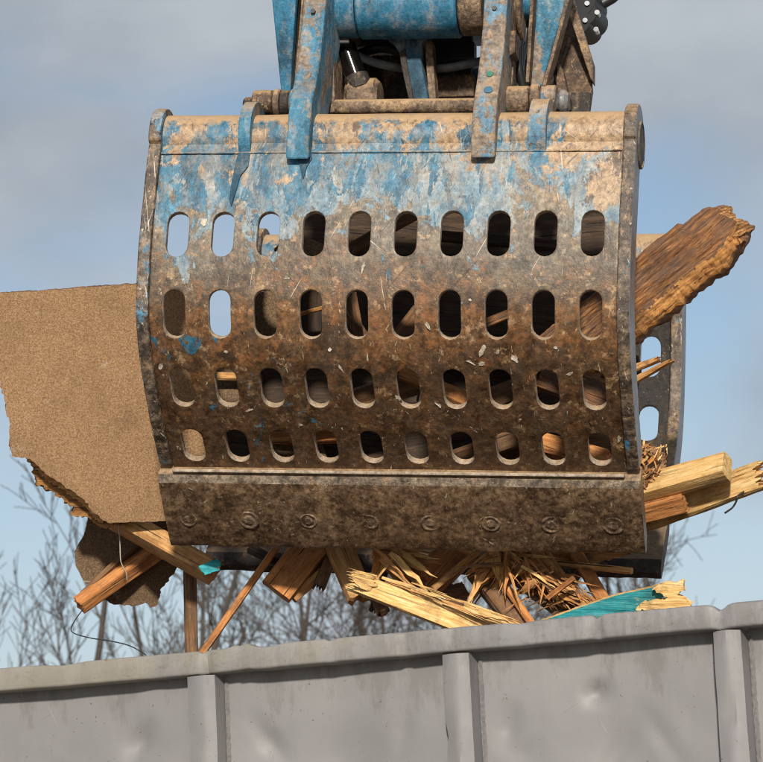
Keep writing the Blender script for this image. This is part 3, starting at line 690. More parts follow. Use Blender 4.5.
# pivot hub: big blue tube
pz = G(404, 4, .30).z; pr = .098
def hub(px0, px1, r, mat, name='pivot_tube'):
    a, b = G(px0, 4, .22).x, G(px1, 4, .22).x; return ring_x(name, a, b, .30, pz, r, mat, gr, 44, .005)
hub(327, 353.5, pr-.004, 'bluefresh', 'pivot_collar'); hub(355, 456, pr, 'bluefresh'); hub(457, 481, pr-.006, 'duststeel', 'pivot_collar'); hub(321, 326.5, pr+.012, 'darksteel', 'pivot_washer')
hub(509, 516, pr+.0, 'duststeel', 'pivot_washer'); hub(517, 521, pr+.02, 'duststeel', 'pivot_washer')
hub(496, 530, .05, 'bluefresh', 'pivot_pin')
# small bolt heads on the arms
for (px, py, y, mt_) in ((313, 11, .090, 'black'), (494.5, 8, .096, 'black')):
    p = G(px, py, y); tube('arm_bolt', [p+Vector((0, -.004, 0)), p+Vector((0, .012, 0))], .0065, mt_, gr, n=12)
for (px, py, z0, r, mt_) in ((490, 75, .075, .0095, 'green_dot'), (488.5, 91, .04, .0125, 'blue_dot')):
    q = G(px, py, z0); fy = [(.54, -.012), (.60, .004), (.66, .038), (.74, .07), (.83, .092)]
    for (za, ya), (zb, yb_) in zip(fy, fy[1:]):
        if za <= q.z <= zb: yy = ya+(yb_-ya)*(q.z-za)/(zb-za); sl_ = (yb_-ya)/(zb-za)
    q = G(px, py, yy); nn = Vector((0, -1, sl_)).normalized(); tube('paint_mark', [q, q+nn*.0065], r, mt_, armR, n=14)
# inner cheek plates (brown, dusty) beside the left arm
front_plate('cheek_plate', [(326, 34), (331, 34), (334, 60), (334.5, 112), (322, 114), (319, 96), (324, 60)], .24, .12, 'duststeel', gr)
front_plate('cheek_plate', [(508, 50), (514, 56), (512, 85), (508, 88), (505, 88)], .22, .1, 'duststeel', gr)
front_plate('stop_block', [(506, 31), (516, 30), (515, 52), (508, 57), (505, 50)], .17, .08, 'iron', gr)
# hydraulic cylinder inside the head
def cyl(a, b, r, mat, name, n=20): return tube(name, [a, b], r, mat, gr, n=n)
c0, c1 = G(343, 40, .36), G(362, 94, .36)
dirc = (c1-c0).normalized()
cyl(c0-dirc*.35, c0+dirc*.02, .048, 'darksteel', 'hydraulic_cylinder'); cyl(c0-dirc*.02, c1-dirc*.02, .030, 'rod', 'piston_rod')
cyl(c1-dirc*.055, c1-dirc*.015, .036, 'darksteel', 'rod_clevis')
ec = G(364, 101, .38); ring_x('rod_eye', ec.x-.05, ec.x+.045, .39, ec.z, .068, 'duststeel', gr, 32, .012)
bx = G(344, 40, .33); boxp('cylinder_port', (bx.x-.022, .30, bx.z-.02), (bx.x+.022, .36, bx.z+.022), 'black', gr)
# blue fork-shaped bracket under the pivot tube
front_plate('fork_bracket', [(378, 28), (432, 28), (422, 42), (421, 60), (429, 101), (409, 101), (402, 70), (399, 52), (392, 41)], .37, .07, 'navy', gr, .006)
front_plate('bracket_web', [(399, 52), (402, 70), (409, 101), (414, 101), (408, 70), (405, 48)], .362, .05, 'darksteel', gr, .002)
front_plate('frame_post', [(424, 40), (432, 40), (436, 101), (429, 101)], .40, .06, 'duststeel', gr)
# hoses
def hose(pts, r, mat='hose', name='hydraulic_hose'):
    P3 = [G(a, b, y) for a, b, y in pts]; Q = []
    n = len(P3)-1
    for i in range(n*8+1):
        t = i/8; k = min(int(t), n-1); u = t-k; p = [P3[max(k-1, 0)], P3[k], P3[k+1], P3[min(k+2, n)]]
        Q.append(0.5*((2*p[1])+(p[2]-p[0])*u+(2*p[0]-5*p[1]+4*p[2]-p[3])*u*u+(3*p[1]-p[0]-3*p[2]+p[3])*u**3))
    return tube(name, Q, r, mat, gr, n=12)
hose([(352, 52, .5), (368, 60, .44), (385, 65, .42), (402, 68, .45), (420, 69, .5), (445, 68, .44), (468, 64, .44), (484, 60, .5)], .012)
hose([(345, 60, .6), (380, 48, .55), (420, 55, .55), (470, 50, .6)], .014, 'black')
hose([(512, -30, .3), (520, 20, .3), (518, 60, .28), (524, 90, .3)], .013, 'black'); hose([(524, -30, .34), (527, 20, .34), (521, 60, .32), (518, 90, .3)], .012, 'black')
# dark frame plates inside the head
front_plate('head_plate', [(338, 20), (472, 20), (470, 96), (340, 100)], .62, .03, 'darksteel', gr)
front_plate('head_crossbeam', [(428, 76), (474, 74), (474, 96), (430, 97)], .5, .05, 'iron', gr)
front_plate('head_crossbeam', [(432, 42), (474, 41), (474, 58), (432, 60)], .52, .05, 'black', gr)
# link bars on both sides (tapered channels), down to the link eyes
def link_bar(pts, y0, y1, mat, right_edge, name='link_bar'):
    ys = [y0, y0, y1, y1]
    front_plate(name, pts, ys, .03, mat, gr, .004)
link_bar([(268, -40), (298, -40), (290.5, 92), (281, 92)], .06, .155, 'bluefresh', None)
link_bar([(300, -40), (306, -40), (298, 90), (293, 88)], .16, .18, 'duststeel', None, 'link_bar_flange')
front_plate('link_bar_web', [(296, -40), (302, -40), (294, 86), (290, 86)], [.12, .12, .18, .18], .02, 'black', gr, 0)
link_bar([(540, -40), (574, -30), (542, 86), (530.5, 90)], .08, .16, 'bluearm', None)
front_plate('link_bar_flange', [(574, -30), (577, -28), (545, 88), (542, 86)], [.075, .075, .155, .155], .06, 'duststeel', gr, .002)
front_plate('link_bar_flange', [(531, -20), (535, -20), (529, 82), (525.5, 82)], [.12, .12, .17, .17], .05, 'duststeel', gr, .002)
# right hand bracket: sloping edge flange, dark web, lower post
front_plate('bracket_flange', [(560, -12), (570, -12), (593, 62), (593, 82), (590, 78)], [.20, .20, .26, .27, .27], .05, 'duststeel', gr, .003)
front_plate('bracket_plate', [(556, 0), (566, 0), (591, 76), (592, 90), (588, 118), (566, 118), (552, 60), (548, 50)], .30, .03, 'iron', gr, .003)
front_plate('bracket_post', [(543, 58), (552, 58), (556, 100), (546, 100)], .26, .05, 'dustblue', gr, .003)
front_plate('bracket_post', [(557, 58), (563, 70), (571, 110), (561, 112), (556, 90)], .24, .08, 'iron', gr, .003)
front_plate('bracket_gusset', [(571, 92), (591, 92), (588, 122), (572, 122)], .27, .02, 'darksteel', gr, .003)
# swivel coupling at the upper right
for i, (px, py, r) in enumerate(((589, 6, .046), (592, 18, .040), (588, 27, .034))):
    p = G(px, py, .42); tube('swivel_coupling', [p+Vector((-.02, -.05, 0)), p+Vector((0, .06, 0))], [r, r], 'black', gr, n=22)
for (px, py) in ((587, 3), (597, 12), (596, 29), (585, 20)):
    p = G(px, py, .36); tube('coupling_bolt', [p, p+Vector((0, .03, 0))], .0075, 'chrome', gr, n=8)
tube('coupling_hose', [G(600, 5, .45), G(612, -2, .45), G(635, -22, .5)], .016, 'black', gr, n=12)
p = G(259, -28, .45); tube('swivel_disc', [p+Vector((0, 0, -.015)), p+Vector((0, 0, .04))], [.20, .22], 'darksteel', gr, n=36)
# head frame, rotator above the picture
zt = pz+.12
boxp('head_frame', (-.34, .28, zt), (.34, 1.10, zt+.20), 'bluefresh', gr, .01)
boxp('head_side', (-.28, .46, zt-.34), (-.24, .94, zt), 'darksteel', gr); boxp('head_side', (.26, .46, zt-.34), (.30, .94, zt), 'darksteel', gr)
tube('rotator', [(0, SYM, zt+.2), (0, SYM, zt+.48)], .26, 'darksteel', gr, n=40); tube('rotator_flange', [(0, SYM, zt+.48), (0, SYM, zt+.53)], .33, 'bluefresh', gr, n=40)
ring_x('pivot_tube', -.19, .19, 2*SYM-.30, pz+DZB, pr, 'bluefresh', gr, 36)

# excavator stick above the grapple (out of the picture, carries it)
zs = zt+.53
st_ = empty('excavator_stick', Gw(0, SYM, zs), GROT)
tag(st_, 'blue steel excavator stick carrying the grapple', 'excavator arm')
boxp('coupler', (-.22, -.25, 0), (.22, .25, .22), 'darksteel', st_, .02)
def sect(x, y, z, hw, hd): return [(x-hw, y-hd, z), (x+hw, y-hd, z), (x+hw, y+hd, z), (x-hw, y+hd, z)]
prism('stick_beam', sect(0, .05, .22, .16, .16), sect(0, 1.6, 3.2, .2, .3), 'bluefresh', st_, .02)
tube('bucket_cylinder', [(0, -.35, .5), (0, .9, 2.9)], .06, 'darksteel', st_, n=16)

exec_debris = True
# ================================================================== broken timber and boards
def dd(px, d): return d+.18-.00058*(px-381)      # between the two shells; the grapple's left end is farther away
def da(p): return at(p[0], p[1], dd(p[0], p[2]))
def jag(pts, amps, step, seed):
    rr = random.Random(seed); out = []; n = len(pts)
    for i in range(n):
        a, b = Vector(pts[i]), Vector(pts[(i+1) % n]); L_ = (b-a).length; amp = amps[i] if isinstance(amps, (list, tuple)) else amps
        k = max(1, int(L_/step)) if amp > 0 else 1
        nn = Vector((-(b-a).y, (b-a).x)).normalized() if L_ > 0 else Vector((0, 0))
        out.append(((a.x, a.y), amp))
        for j in range(1, k):
            t = (j+rr.uniform(-.35, .35))/k; p = a+(b-a)*t+nn*amp*(rr.uniform(-1, 1)+.8*mnoise.noise(Vector((t*L_*14, seed, i))))
            out.append(((p.x, p.y), amp))
    return out
def slab(name, pxpts, anchor, depth, nrm, thick, mat, amps, step, seed, label, cat, group=None, edge_mat=None, xdir=None):
    o3 = at(*anchor, dd(anchor[0], depth)); nz = Vector(nrm).normalized()                 # nz points towards the viewer
    xa = Vector(xdir) if xdir else RIGHT; xa = (xa-nz*xa.dot(nz)).normalized(); ya = nz.cross(xa)
    P2 = []
    for (px, py) in pxpts:
        d = ray(px, py); t = (o3-EYE).dot(nz)/d.dot(nz); q = EYE+d*t-o3; P2.append((q.dot(xa), q.dot(ya)))
    fr = jag(P2, amps, step, seed); rr = random.Random(seed+1); n = len(fr); v = []
    cx = sum(p[0][0] for p in fr)/n; cy = sum(p[0][1] for p in fr)/n
    for layer, (zz, k) in enumerate(((0, 0), (-thick*.35, 1.0), (-thick*.7, 1.0), (-thick, .8))):
        for (p, amp) in fr:
            j = amp*k; q3 = Vector((p[0]*22, p[1]*22, layer*.8+seed)); v.append((p[0]+j*(1.6*mnoise.noise(q3)+.3*rr.uniform(-1, 1)), p[1]+j*(1.6*mnoise.noise(q3+Vector((9, 5, 0)))+.3*rr.uniform(-1, 1)), zz))
    f = [tuple(range(n)), tuple(range(4*n-1, 3*n-1, -1))]
    for l in range(3):
        for i in range(n): f.append((l*n+i, l*n+(i+1) % n, (l+1)*n+(i+1) % n, (l+1)*n+i))
    me = fixn(mesh(name, v, f)); me.materials.append(MAT[mat])
    if edge_mat:
        me.materials.append(MAT[edge_mat])
        for p in me.polygons[2:]: p.material_index = 1
    o = link(name, me)
    o.matrix_world = Matrix(((xa.x, ya.x, nz.x, o3.x), (xa.y, ya.y, nz.y, o3.y), (xa.z, ya.z, nz.z, o3.z), (0, 0, 0, 1)))
    bpy.context.view_layer.update(); return tag(o, label, cat, group)
def plank_mesh(L_, W, T, rag, rough, seed, nx=18, ny=7, nz=3, taper=(1, 1), bow=0, wane=0, tapz=(1, 1)):
    rr = random.Random(seed); v = []; f = []; idx = {}
    offA = [[-(rr.random()**2.2)*rag[0] for _ in range(nz+1)] for _ in range(ny+1)]; offB = [[-(rr.random()**2.2)*rag[1] for _ in range(nz+1)] for _ in range(ny+1)]
    for off in (offA, offB):                       # neighbouring fibres break together
        for j in range(ny+1):
            base = off[j][0]
            for k in range(1, nz+1): off[j][k] = .6*base+.4*off[j][k]
    def vid(i, j, k):
        key = (i, j, k)
        if key in idx: return idx[key]
        t = i/nx; x = -L_/2+L_*t; y = (j/ny-.5)*W; z = (k/nz-.5)*T
        tp = taper[0]+(taper[1]-taper[0])*t; y *= tp; z *= tapz[0]+(tapz[1]-tapz[0])*t
        wA = max(0, 1-t*nx/3.); wB = max(0, 1-(1-t)*nx/3.)
        x += -offA[j][k]*wA+offB[j][k]*wB
        ed = (j in (0, ny)); fa = (k in (0, nz))
        if ed and fa: y *= 1-.012/max(W, .02)*.5; z *= 1-.08
        g = rough*(mnoise.noise(Vector((x*9, j*2.3+seed, k*3.1)))+.6*mnoise.noise(Vector((x*30, j*5.1, k*3+seed))))
        if fa: z += g*(1 if k else -1)
        if ed: y += (rough+wane)*1.3*mnoise.noise(Vector((x*8, seed*3.3+j, k*1.2)))+wane*.6*mnoise.noise(Vector((x*26, seed+j, k*.7)))
        z += bow*math.sin(math.pi*t)*L_
        idx[key] = len(v); v.append((x, y, z)); return idx[key]
    for i in range(nx):
        for j in range(ny):
            f.append((vid(i, j, 0), vid(i, j+1, 0), vid(i+1, j+1, 0), vid(i+1, j, 0))); f.append((vid(i, j, nz), vid(i+1, j, nz), vid(i+1, j+1, nz), vid(i, j+1, nz)))
        for k in range(nz):
            f.append((vid(i, 0, k), vid(i+1, 0, k), vid(i+1, 0, k+1), vid(i, 0, k+1))); f.append((vid(i, ny, k), vid(i, ny, k+1), vid(i+1, ny, k+1), vid(i+1, ny, k)))
    for j in range(ny):
        for k in range(nz):
            f.append((vid(0, j, k), vid(0, j, k+1), vid(0, j+1, k+1), vid(0, j+1, k))); f.append((vid(nx, j, k), vid(nx, j+1, k), vid(nx, j+1, k+1), vid(nx, j, k+1)))
    return mesh('plank', v, f)
def orient(o, p0, p1, face):
    x = (p1-p0).normalized(); z = Vector(face); z = (z-x*z.dot(x)).normalized(); y = z.cross(x); c = (p0+p1)/2
    o.matrix_world = Matrix(((x.x, y.x, z.x, c.x), (x.y, y.y, z.y, c.y), (x.z, y.z, z.z, c.z), (0, 0, 0, 1)))
    return o
TOC = -FWD                                         # towards the viewer
def face(side=0, up=0): return (TOC+RIGHT*side+UP*up).normalized()
def plank(name, a, b, W, T, fc, mat, label, cat='plank', group=None, rag=(0, 0), rough=.001, seed=1, **k):
    p0, p1 = da(a), da(b); sc_ = dd(a[0], a[2])/FPX; me = plank_mesh((p1-p0).length, W*sc_, T*sc_, rag, rough, seed, **k)
    o = link(name, me, mat); orient(o, p0, p1, fc); return tag(o, label, cat, group)
def sliver(parent_inv, a, b, wd, seed, mat, parent, curve=0):
    p0, p1 = da(a), da(b); rr = random.Random(seed); ax = p1-p0; L_ = ax.length; x = ax.normalized(); z = (TOC-x*TOC.dot(x)).normalized(); y = z.cross(x)
    n = 6; v = []; f = []; wd *= PX*rr.choice((.6, .8, 1, 1.2, 1.9)); flat = rr.uniform(.3, .7)
    for i in range(n+1):
        t = i/n; w_ = wd*(.25+1.0*math.sin(math.pi*min(1, t*.8+.22)))*.6*(1-.75*t**3); h = w_*flat
        c = p0+ax*t+z*curve*L_*math.sin(math.pi*t)+y*rr.uniform(-.25, .25)*wd*.6
        for (yy, zz) in ((-.5, -.3), (.5, -.5), (.5, .4), (-.4, .5)): v.append(c+y*yy*w_+z*zz*h)
    for i in range(n):
        for k in range(4): f.append((i*4+k, i*4+(k+1) % 4, (i+1)*4+(k+1) % 4, (i+1)*4+k))
    f.append((3, 2, 1, 0)); f.append(tuple(n*4+k for k in range(4)))
    c = parent.matrix_world.inverted() if parent else Matrix()
    # local frame with x along the sliver so that the grain follows it
    mid = (p0+p1)/2; mw = Matrix(((x.x, y.x, z.x, mid.x), (x.y, y.y, z.y, mid.y), (x.z, y.z, z.z, mid.z), (0, 0, 0, 1))); inv = mw.inverted()
    o = link('splinter', fixn(mesh('splinter', [inv @ q for q in v], f)), mat)
    if parent: o.parent = parent; o.matrix_parent_inverse = Matrix(); o.matrix_basis = c @ mw
    else: o.matrix_world = mw
    return o
# -- big particle board at the left
slab('particle_board', [(0, 293), (40, 291), (90, 287), (135, 284), (206, 281), (212, 478), (165, 521), (108, 523), (95, 514), (82, 498), (62, 484), (45, 474), (30, 459), (12, 456), (9, 430), (5, 402), (0, 384), (-6, 330)],
     (90, 500), 8.82, (-.08, -1, -.42), .020, 'chip', [.0012, .0012, .0012, .001, 0, .002, .001, .004, .004, .004, .004, .004, .003, .004, .004, .004, .003, .003], .008, 3,
     'large tan particle board with torn corner clamped beside the front shell', 'board', edge_mat='brown')
slab('torn_board_layer', [(24, 450), (60, 468), (100, 498), (128, 519), (104, 528), (92, 520), (84, 516), (70, 516), (74, 508), (64, 500), (50, 490), (36, 484), (33, 470)], (70, 490), 8.858, (-.08, -1, -.42), .02, 'brokenwood', .006, .005, 11,
     'torn orange-brown layer hanging off the lower edge of the large particle board', 'board', edge_mat='brown')
slab('torn_board_layer', [(20, 450), (62, 470), (92, 494), (112, 520), (100, 523), (90, 513), (78, 500), (60, 488), (44, 478), (32, 464)], (70, 490), 8.845, (-.08, -1, -.42), .012, 'pine', .005, .004, 17,
     'thin pale splintered layer just under the face of the large particle board', 'board', edge_mat='brown')
slab('board_fragment', [(90, 512), (170, 520), (185, 545), (175, 572), (160, 590), (158, 604), (150, 608), (146, 602), (136, 606), (112, 604), (98, 594), (84, 582), (76, 566), (75, 552), (84, 536)], (130, 560), 9.10, (.15, -1, -.35), .018, 'chipdark', [.001, .002, .002, .003, .004, .004, .004, .004, .004, .003, .002, .001, .001, .001, .001], .007, 5,
     'dark brown board fragment with crumbled bottom hanging under the particle board', 'board', edge_mat='dark')
plank('broken_batten', (78, 606, 8.98), (178, 536, 9.14), 17, 15, face(.3, -.8), 'orange', 'thick orange batten slanting down in front of the dark board fragment', 'batten', None, (.02, .004), .0012, 21, nx=22)
plank('broken_batten', (80, 598, 9.0), (140, 541, 9.08), 7, 9, face(-.3, .4), 'brown', 'thin brown batten lying along the thick orange batten', 'batten', None, (.02, .004), .0012, 22)
plank('teal_tipped_plank', (98, 508, 8.99), (212, 572, 8.86), 21, 27, face(-.25, .7), 'pine', 'pine plank with teal paint on its end slanting under the front shell corner', 'plank', None, (.004, .006), .0012, 23, nx=20)
slab('teal_paint_end', [(199, 566), (217, 559), (221, 562), (220, 570), (205, 575)], (210, 568), 8.795, (.3, -1, .1), .006, 'teal', .0012, .005, 12, 'small chip of teal painted wood on the end of the pine plank', 'wood chip')
plank('upright_stick', (189.5, 560, 9.0), (192.5, 690, 8.92), 13, 11, face(.25, 0), 'brown', 'brown stick standing upright behind the container rail', 'stick', None, (.002, .002), .0008, 24)
plank('slanting_stick', (276, 548, 8.95), (196, 662, 8.78), 7.5, 9, face(.2, .3), 'orange', 'thin reddish stick slanting down to the container rail', 'stick', None, (.002, .004), .0008, 25, nx=24)
plank('pine_block', (322, 534, 8.98), (276, 592, 8.90), 34, 20, face(-.35, -.25), 'orange', 'square cut pine block hanging between the slanting stick and the splintered board', 'wood block', None, (.003, .003), .0012, 26)
plank('pine_batten', (360, 540, 9.02), (292, 598, 8.92), 12, 14, face(.3, .2), 'pine', 'light batten lying against the pine block', 'batten', None, (.006, .002), .0012, 27)
plank('small_block', (338, 546, 8.95), (362, 600, 8.88), 27, 16, (TOC+RIGHT*.3).normalized(), 'pine', 'small cracked pine block under the middle of the front shell', 'wood block', None, (.004, .016), .0014, 28)
for i, (a, b, wd, mt_) in enumerate((((392, 548, 9.1), (372, 612, 9.0), 8, 'dark'), ((372, 590, 9.05), (384, 614, 8.98), 14, 'brown'))):
    plank('dark_offcut', a, b, wd, 8, face(.1, .1), mt_, ('thin dark offcut behind the splintered yellow board', 'short brown offcut below the small cracked block')[i], 'offcut', None, (.004, .012), .001, 60+i)
# -- long splintered yellow board
yb = plank('splintered_board', (349, 581, 8.72), (500, 634, 8.62), 27, 9, face(-.1, .35), 'yellow', 'long yellow splintered board sloping down to the container rail', 'board', None, (.05, .09), .0022, 31, nx=36, ny=22, nz=3, taper=(.66, 1.15))
bpy.context.view_layer.update()
rr = random.Random(5)
for i in range(16):
    t = rr.random(); ox = 380+100*t; oy = 583+38*t+rr.uniform(-14, -4); ln2 = rr.uniform(35, 80)
    sliver(None, (ox, oy, 8.70-.1*t), (ox+ln2*.92, oy+ln2*.35+rr.uniform(-3, 3), 8.675-.1*(t+ln2/150)), rr.uniform(2.5, 5.5), i, rr.choice(['yellow', 'yellow', 'pine']), yb, rr.uniform(-.01, .02))
for i in range(14):
    oy = rr.uniform(572, 588); sliver(None, (372+rr.uniform(-6, 6), oy+2, 8.69), (349+rr.uniform(-4, 4), oy-4+rr.uniform(-3, 3), 8.67), rr.uniform(2.5, 5), 40+i, 'yellow', yb, .01)
# -- bundles of torn fibres
def bundle(name, label, base, sp, n, mats, seed, wrange=(2, 5), kindcat='splinters', core=None):
    c = da(core); root = empty(name, c); tag(root, label, kindcat); bpy.context.view_layer.update(); r2 = random.Random(seed)
    for i in range(n):
        (bx_, by_, bd), (ex, ey) = base, r2.choice(sp)
        a = (bx_+r2.uniform(-1, 1)*base_spread[0], by_+r2.uniform(-1, 1)*base_spread[1], bd+r2.uniform(-.06, .06))
        b = (ex+r2.uniform(-8, 8), ey+r2.uniform(-7, 7), bd+r2.uniform(-.09, .05))
        sliver(None, a, b, r2.uniform(*wrange), seed*100+i, r2.choice(mats), root, r2.uniform(-.06, .08))
    return root
base_spread = (14, 6)
bundle('torn_fibres', 'fan of pale torn fibres above the long yellow board', (384, 552, 8.86), [(432, 572), (428, 588), (408, 592), (438, 560), (372, 588), (400, 580), (425, 600)], 46, ['yellow', 'pine', 'orange'], 2, (3, 9), core=(392, 556, 8.86))
base_spread = (16, 5)
bundle('torn_fibres', 'pale torn fibres curling down beside the shredded wood chunk', (502, 552, 8.88), [(470, 575), (484, 590), (498, 582), (506, 590), (468, 606), (474, 566)], 40, ['yellow', 'pine', 'orange'], 3, (3, 9), core=(500, 556, 8.88))
plank('orange_block', (474, 536, 9.02), (424, 588, 8.92), 34, 22, face(-.3, -.1), 'orange', 'square orange pine block between the two fans of torn fibres', 'wood block', None, (.003, .003), .0012, 33)
plank('pale_lath', (478, 552, 8.9), (430, 592, 8.85), 7, 6, face(.3, .3), 'pine', 'pale lath along the edge of the orange pine block', 'lath', None, (.004, .004), .001, 34)
slab('bark_chip', [(442, 588), (462, 582), (470, 594), (464, 606), (448, 604)], (456, 594), 8.93, (.2, -1, .1), .014, 'old', .003, .006, 35, 'rough brown chip of bark below the orange pine block', 'wood chip')
plank('split_beam', (476, 568, 8.95), (532, 640, 8.80), 24, 18, face(.2, .3), 'brown', 'dark split beam running down behind the container rail', 'beam', None, (.02, .004), .002, 36, nx=22)
plank('split_lath', (488, 560, 8.92), (540, 636, 8.76), 8, 7, face(.1, .4), 'orange', 'orange lath lying on the dark split beam', 'lath', None, (.02, .004), .0015, 37)
# shredded chunk: hundreds of fibres round a torn block
ch = empty('shredded_wood_chunk', da((556, 590, 8.86))); tag(ch, 'shredded chunk of orange wood fibres above the teal board', 'wood chunk'); bpy.context.view_layer.update()
cm = plank_mesh(.26, .12, .06, (.06, .05), .006, 51, nx=20, ny=8, nz=3, taper=(1.1, .7)); cob = link('torn_block', cm, 'brown', ch)
p0, p1 = da((515, 556, 8.93)), da((588, 622, 8.88)); orient(cob, p0, p1, face(.1, .2)); mwc = cob.matrix_world.copy(); cob.matrix_basis = ch.matrix_world.inverted() @ mwc
r3 = random.Random(12)
for i in range(210):
    t = r3.random(); sx = 508+84*t+r3.uniform(-12, 14); sy = 552+58*t+r3.uniform(-8, 10)
    if r3.random() < .6: ang = R_(r3.gauss(38, 14))
    else: ang = R_(r3.uniform(0, 180))
    ln2 = r3.uniform(10, 42) if r3.random() < .8 else r3.uniform(40, 60); dx, dy = ln2*math.cos(ang), ln2*math.sin(ang)
    if sy+dy > 626-(sx-500)*.05: dy *= .3
    sliver(None, (sx, sy, 8.86+r3.uniform(-.05, .03)), (sx+dx, sy+dy, 8.85+r3.uniform(-.07, .03)), r3.uniform(2, 6.5), 900+i, r3.choice(['orange', 'brokenwood', 'pine', 'orange', 'yellow', 'brown']), ch, r3.uniform(-.1, .1))
plank('loose_lath', (548, 598, 8.78), (574, 578, 8.76), 5.5, 5, face(.2, .3), 'orange', 'short orange lath sticking out of the shredded chunk', 'lath', None, (.003, .002), .0008, 52)
plank('loose_lath', (540, 562, 8.93), (632, 571, 8.86), 6.5, 7, face(.1, .2), 'pine', 'pale lath lying along the underside of the rear shell edge', 'lath', None, (.003, .003), .0008, 53)
slab('torn_panel_strip', [(500, 548), (640, 548), (622, 556), (600, 562), (572, 566), (545, 570), (520, 566)], (570, 556), 8.92, (0, -1, -.3), .02, 'brokenwood', .004, .006, 54, 'strip of torn brown panel pressed under the front cutting edge', 'panel strip')
for i, (a, b, W, T, mt_, lab) in enumerate((
        ((398, 546, 8.92), (420, 584, 8.86), 20, 8, 'orange', 'short orange board end between the pale fibres and the square orange block'),
        ((440, 548, 8.98), (404, 604, 8.92), 12, 8, 'pine', 'pale batten slanting behind the long yellow board'),
        ((520, 550, 8.93), (494, 600, 8.88), 16, 8, 'pine', 'pale board end standing beside the shredded chunk'),
        ((536, 548, 8.90), (566, 590, 8.84), 18, 9, 'brokenwood', 'rough orange slab on the front of the shredded chunk'),
        ((575, 552, 8.92), (610, 612, 8.86), 14, 8, 'orange', 'orange batten sloping down to the teal board'),
        ((590, 556, 8.93), (560, 600, 8.88), 9, 7, 'brown', 'brown stick crossing behind the orange batten by the teal board'),
        ((334, 548, 8.98), (318, 590, 8.92), 12, 8, 'brown', 'brown offcut between the pine block and the small cracked block'),
        ((250, 548, 9.0), (282, 566, 8.95), 10, 8, 'dark', 'dark stick under the front edge beside the slanting stick'))):
    plank('broken_timber', a, b, W, T, face(.15*(i % 3)-.1, .1*(i % 4)), mt_, lab, 'timber', None, (.006, .03), .0016, 300+i, nx=20, ny=10)
# teal board and its broken end
tb = slab('teal_board', [(540, 622), (590, 604), (618, 595), (650, 588), (664, 584), (672, 594), (658, 600), (684, 602), (676, 606), (690, 640), (540, 650)], (620, 605), 8.12, (-.2, -1, -.42), .02, 'teal', [.0008, .0008, .0008, .0008, .002, .004, .004, .002, 0, 0, 0], .008, 55, 'teal painted board sticking up behind the container rail', 'board', edge_mat='yellow')
slab('broken_yellow_wood', [(652, 590), (664, 584), (683, 581), (685, 590), (677, 595), (693, 602), (689, 610), (636, 610), (646, 602), (668, 598), (660, 593)], (670, 597), 8.10, (-.2, -1, -.3), .022, 'yellow', .0035, .005, 56, 'broken yellow end of the teal board', 'wood chip')
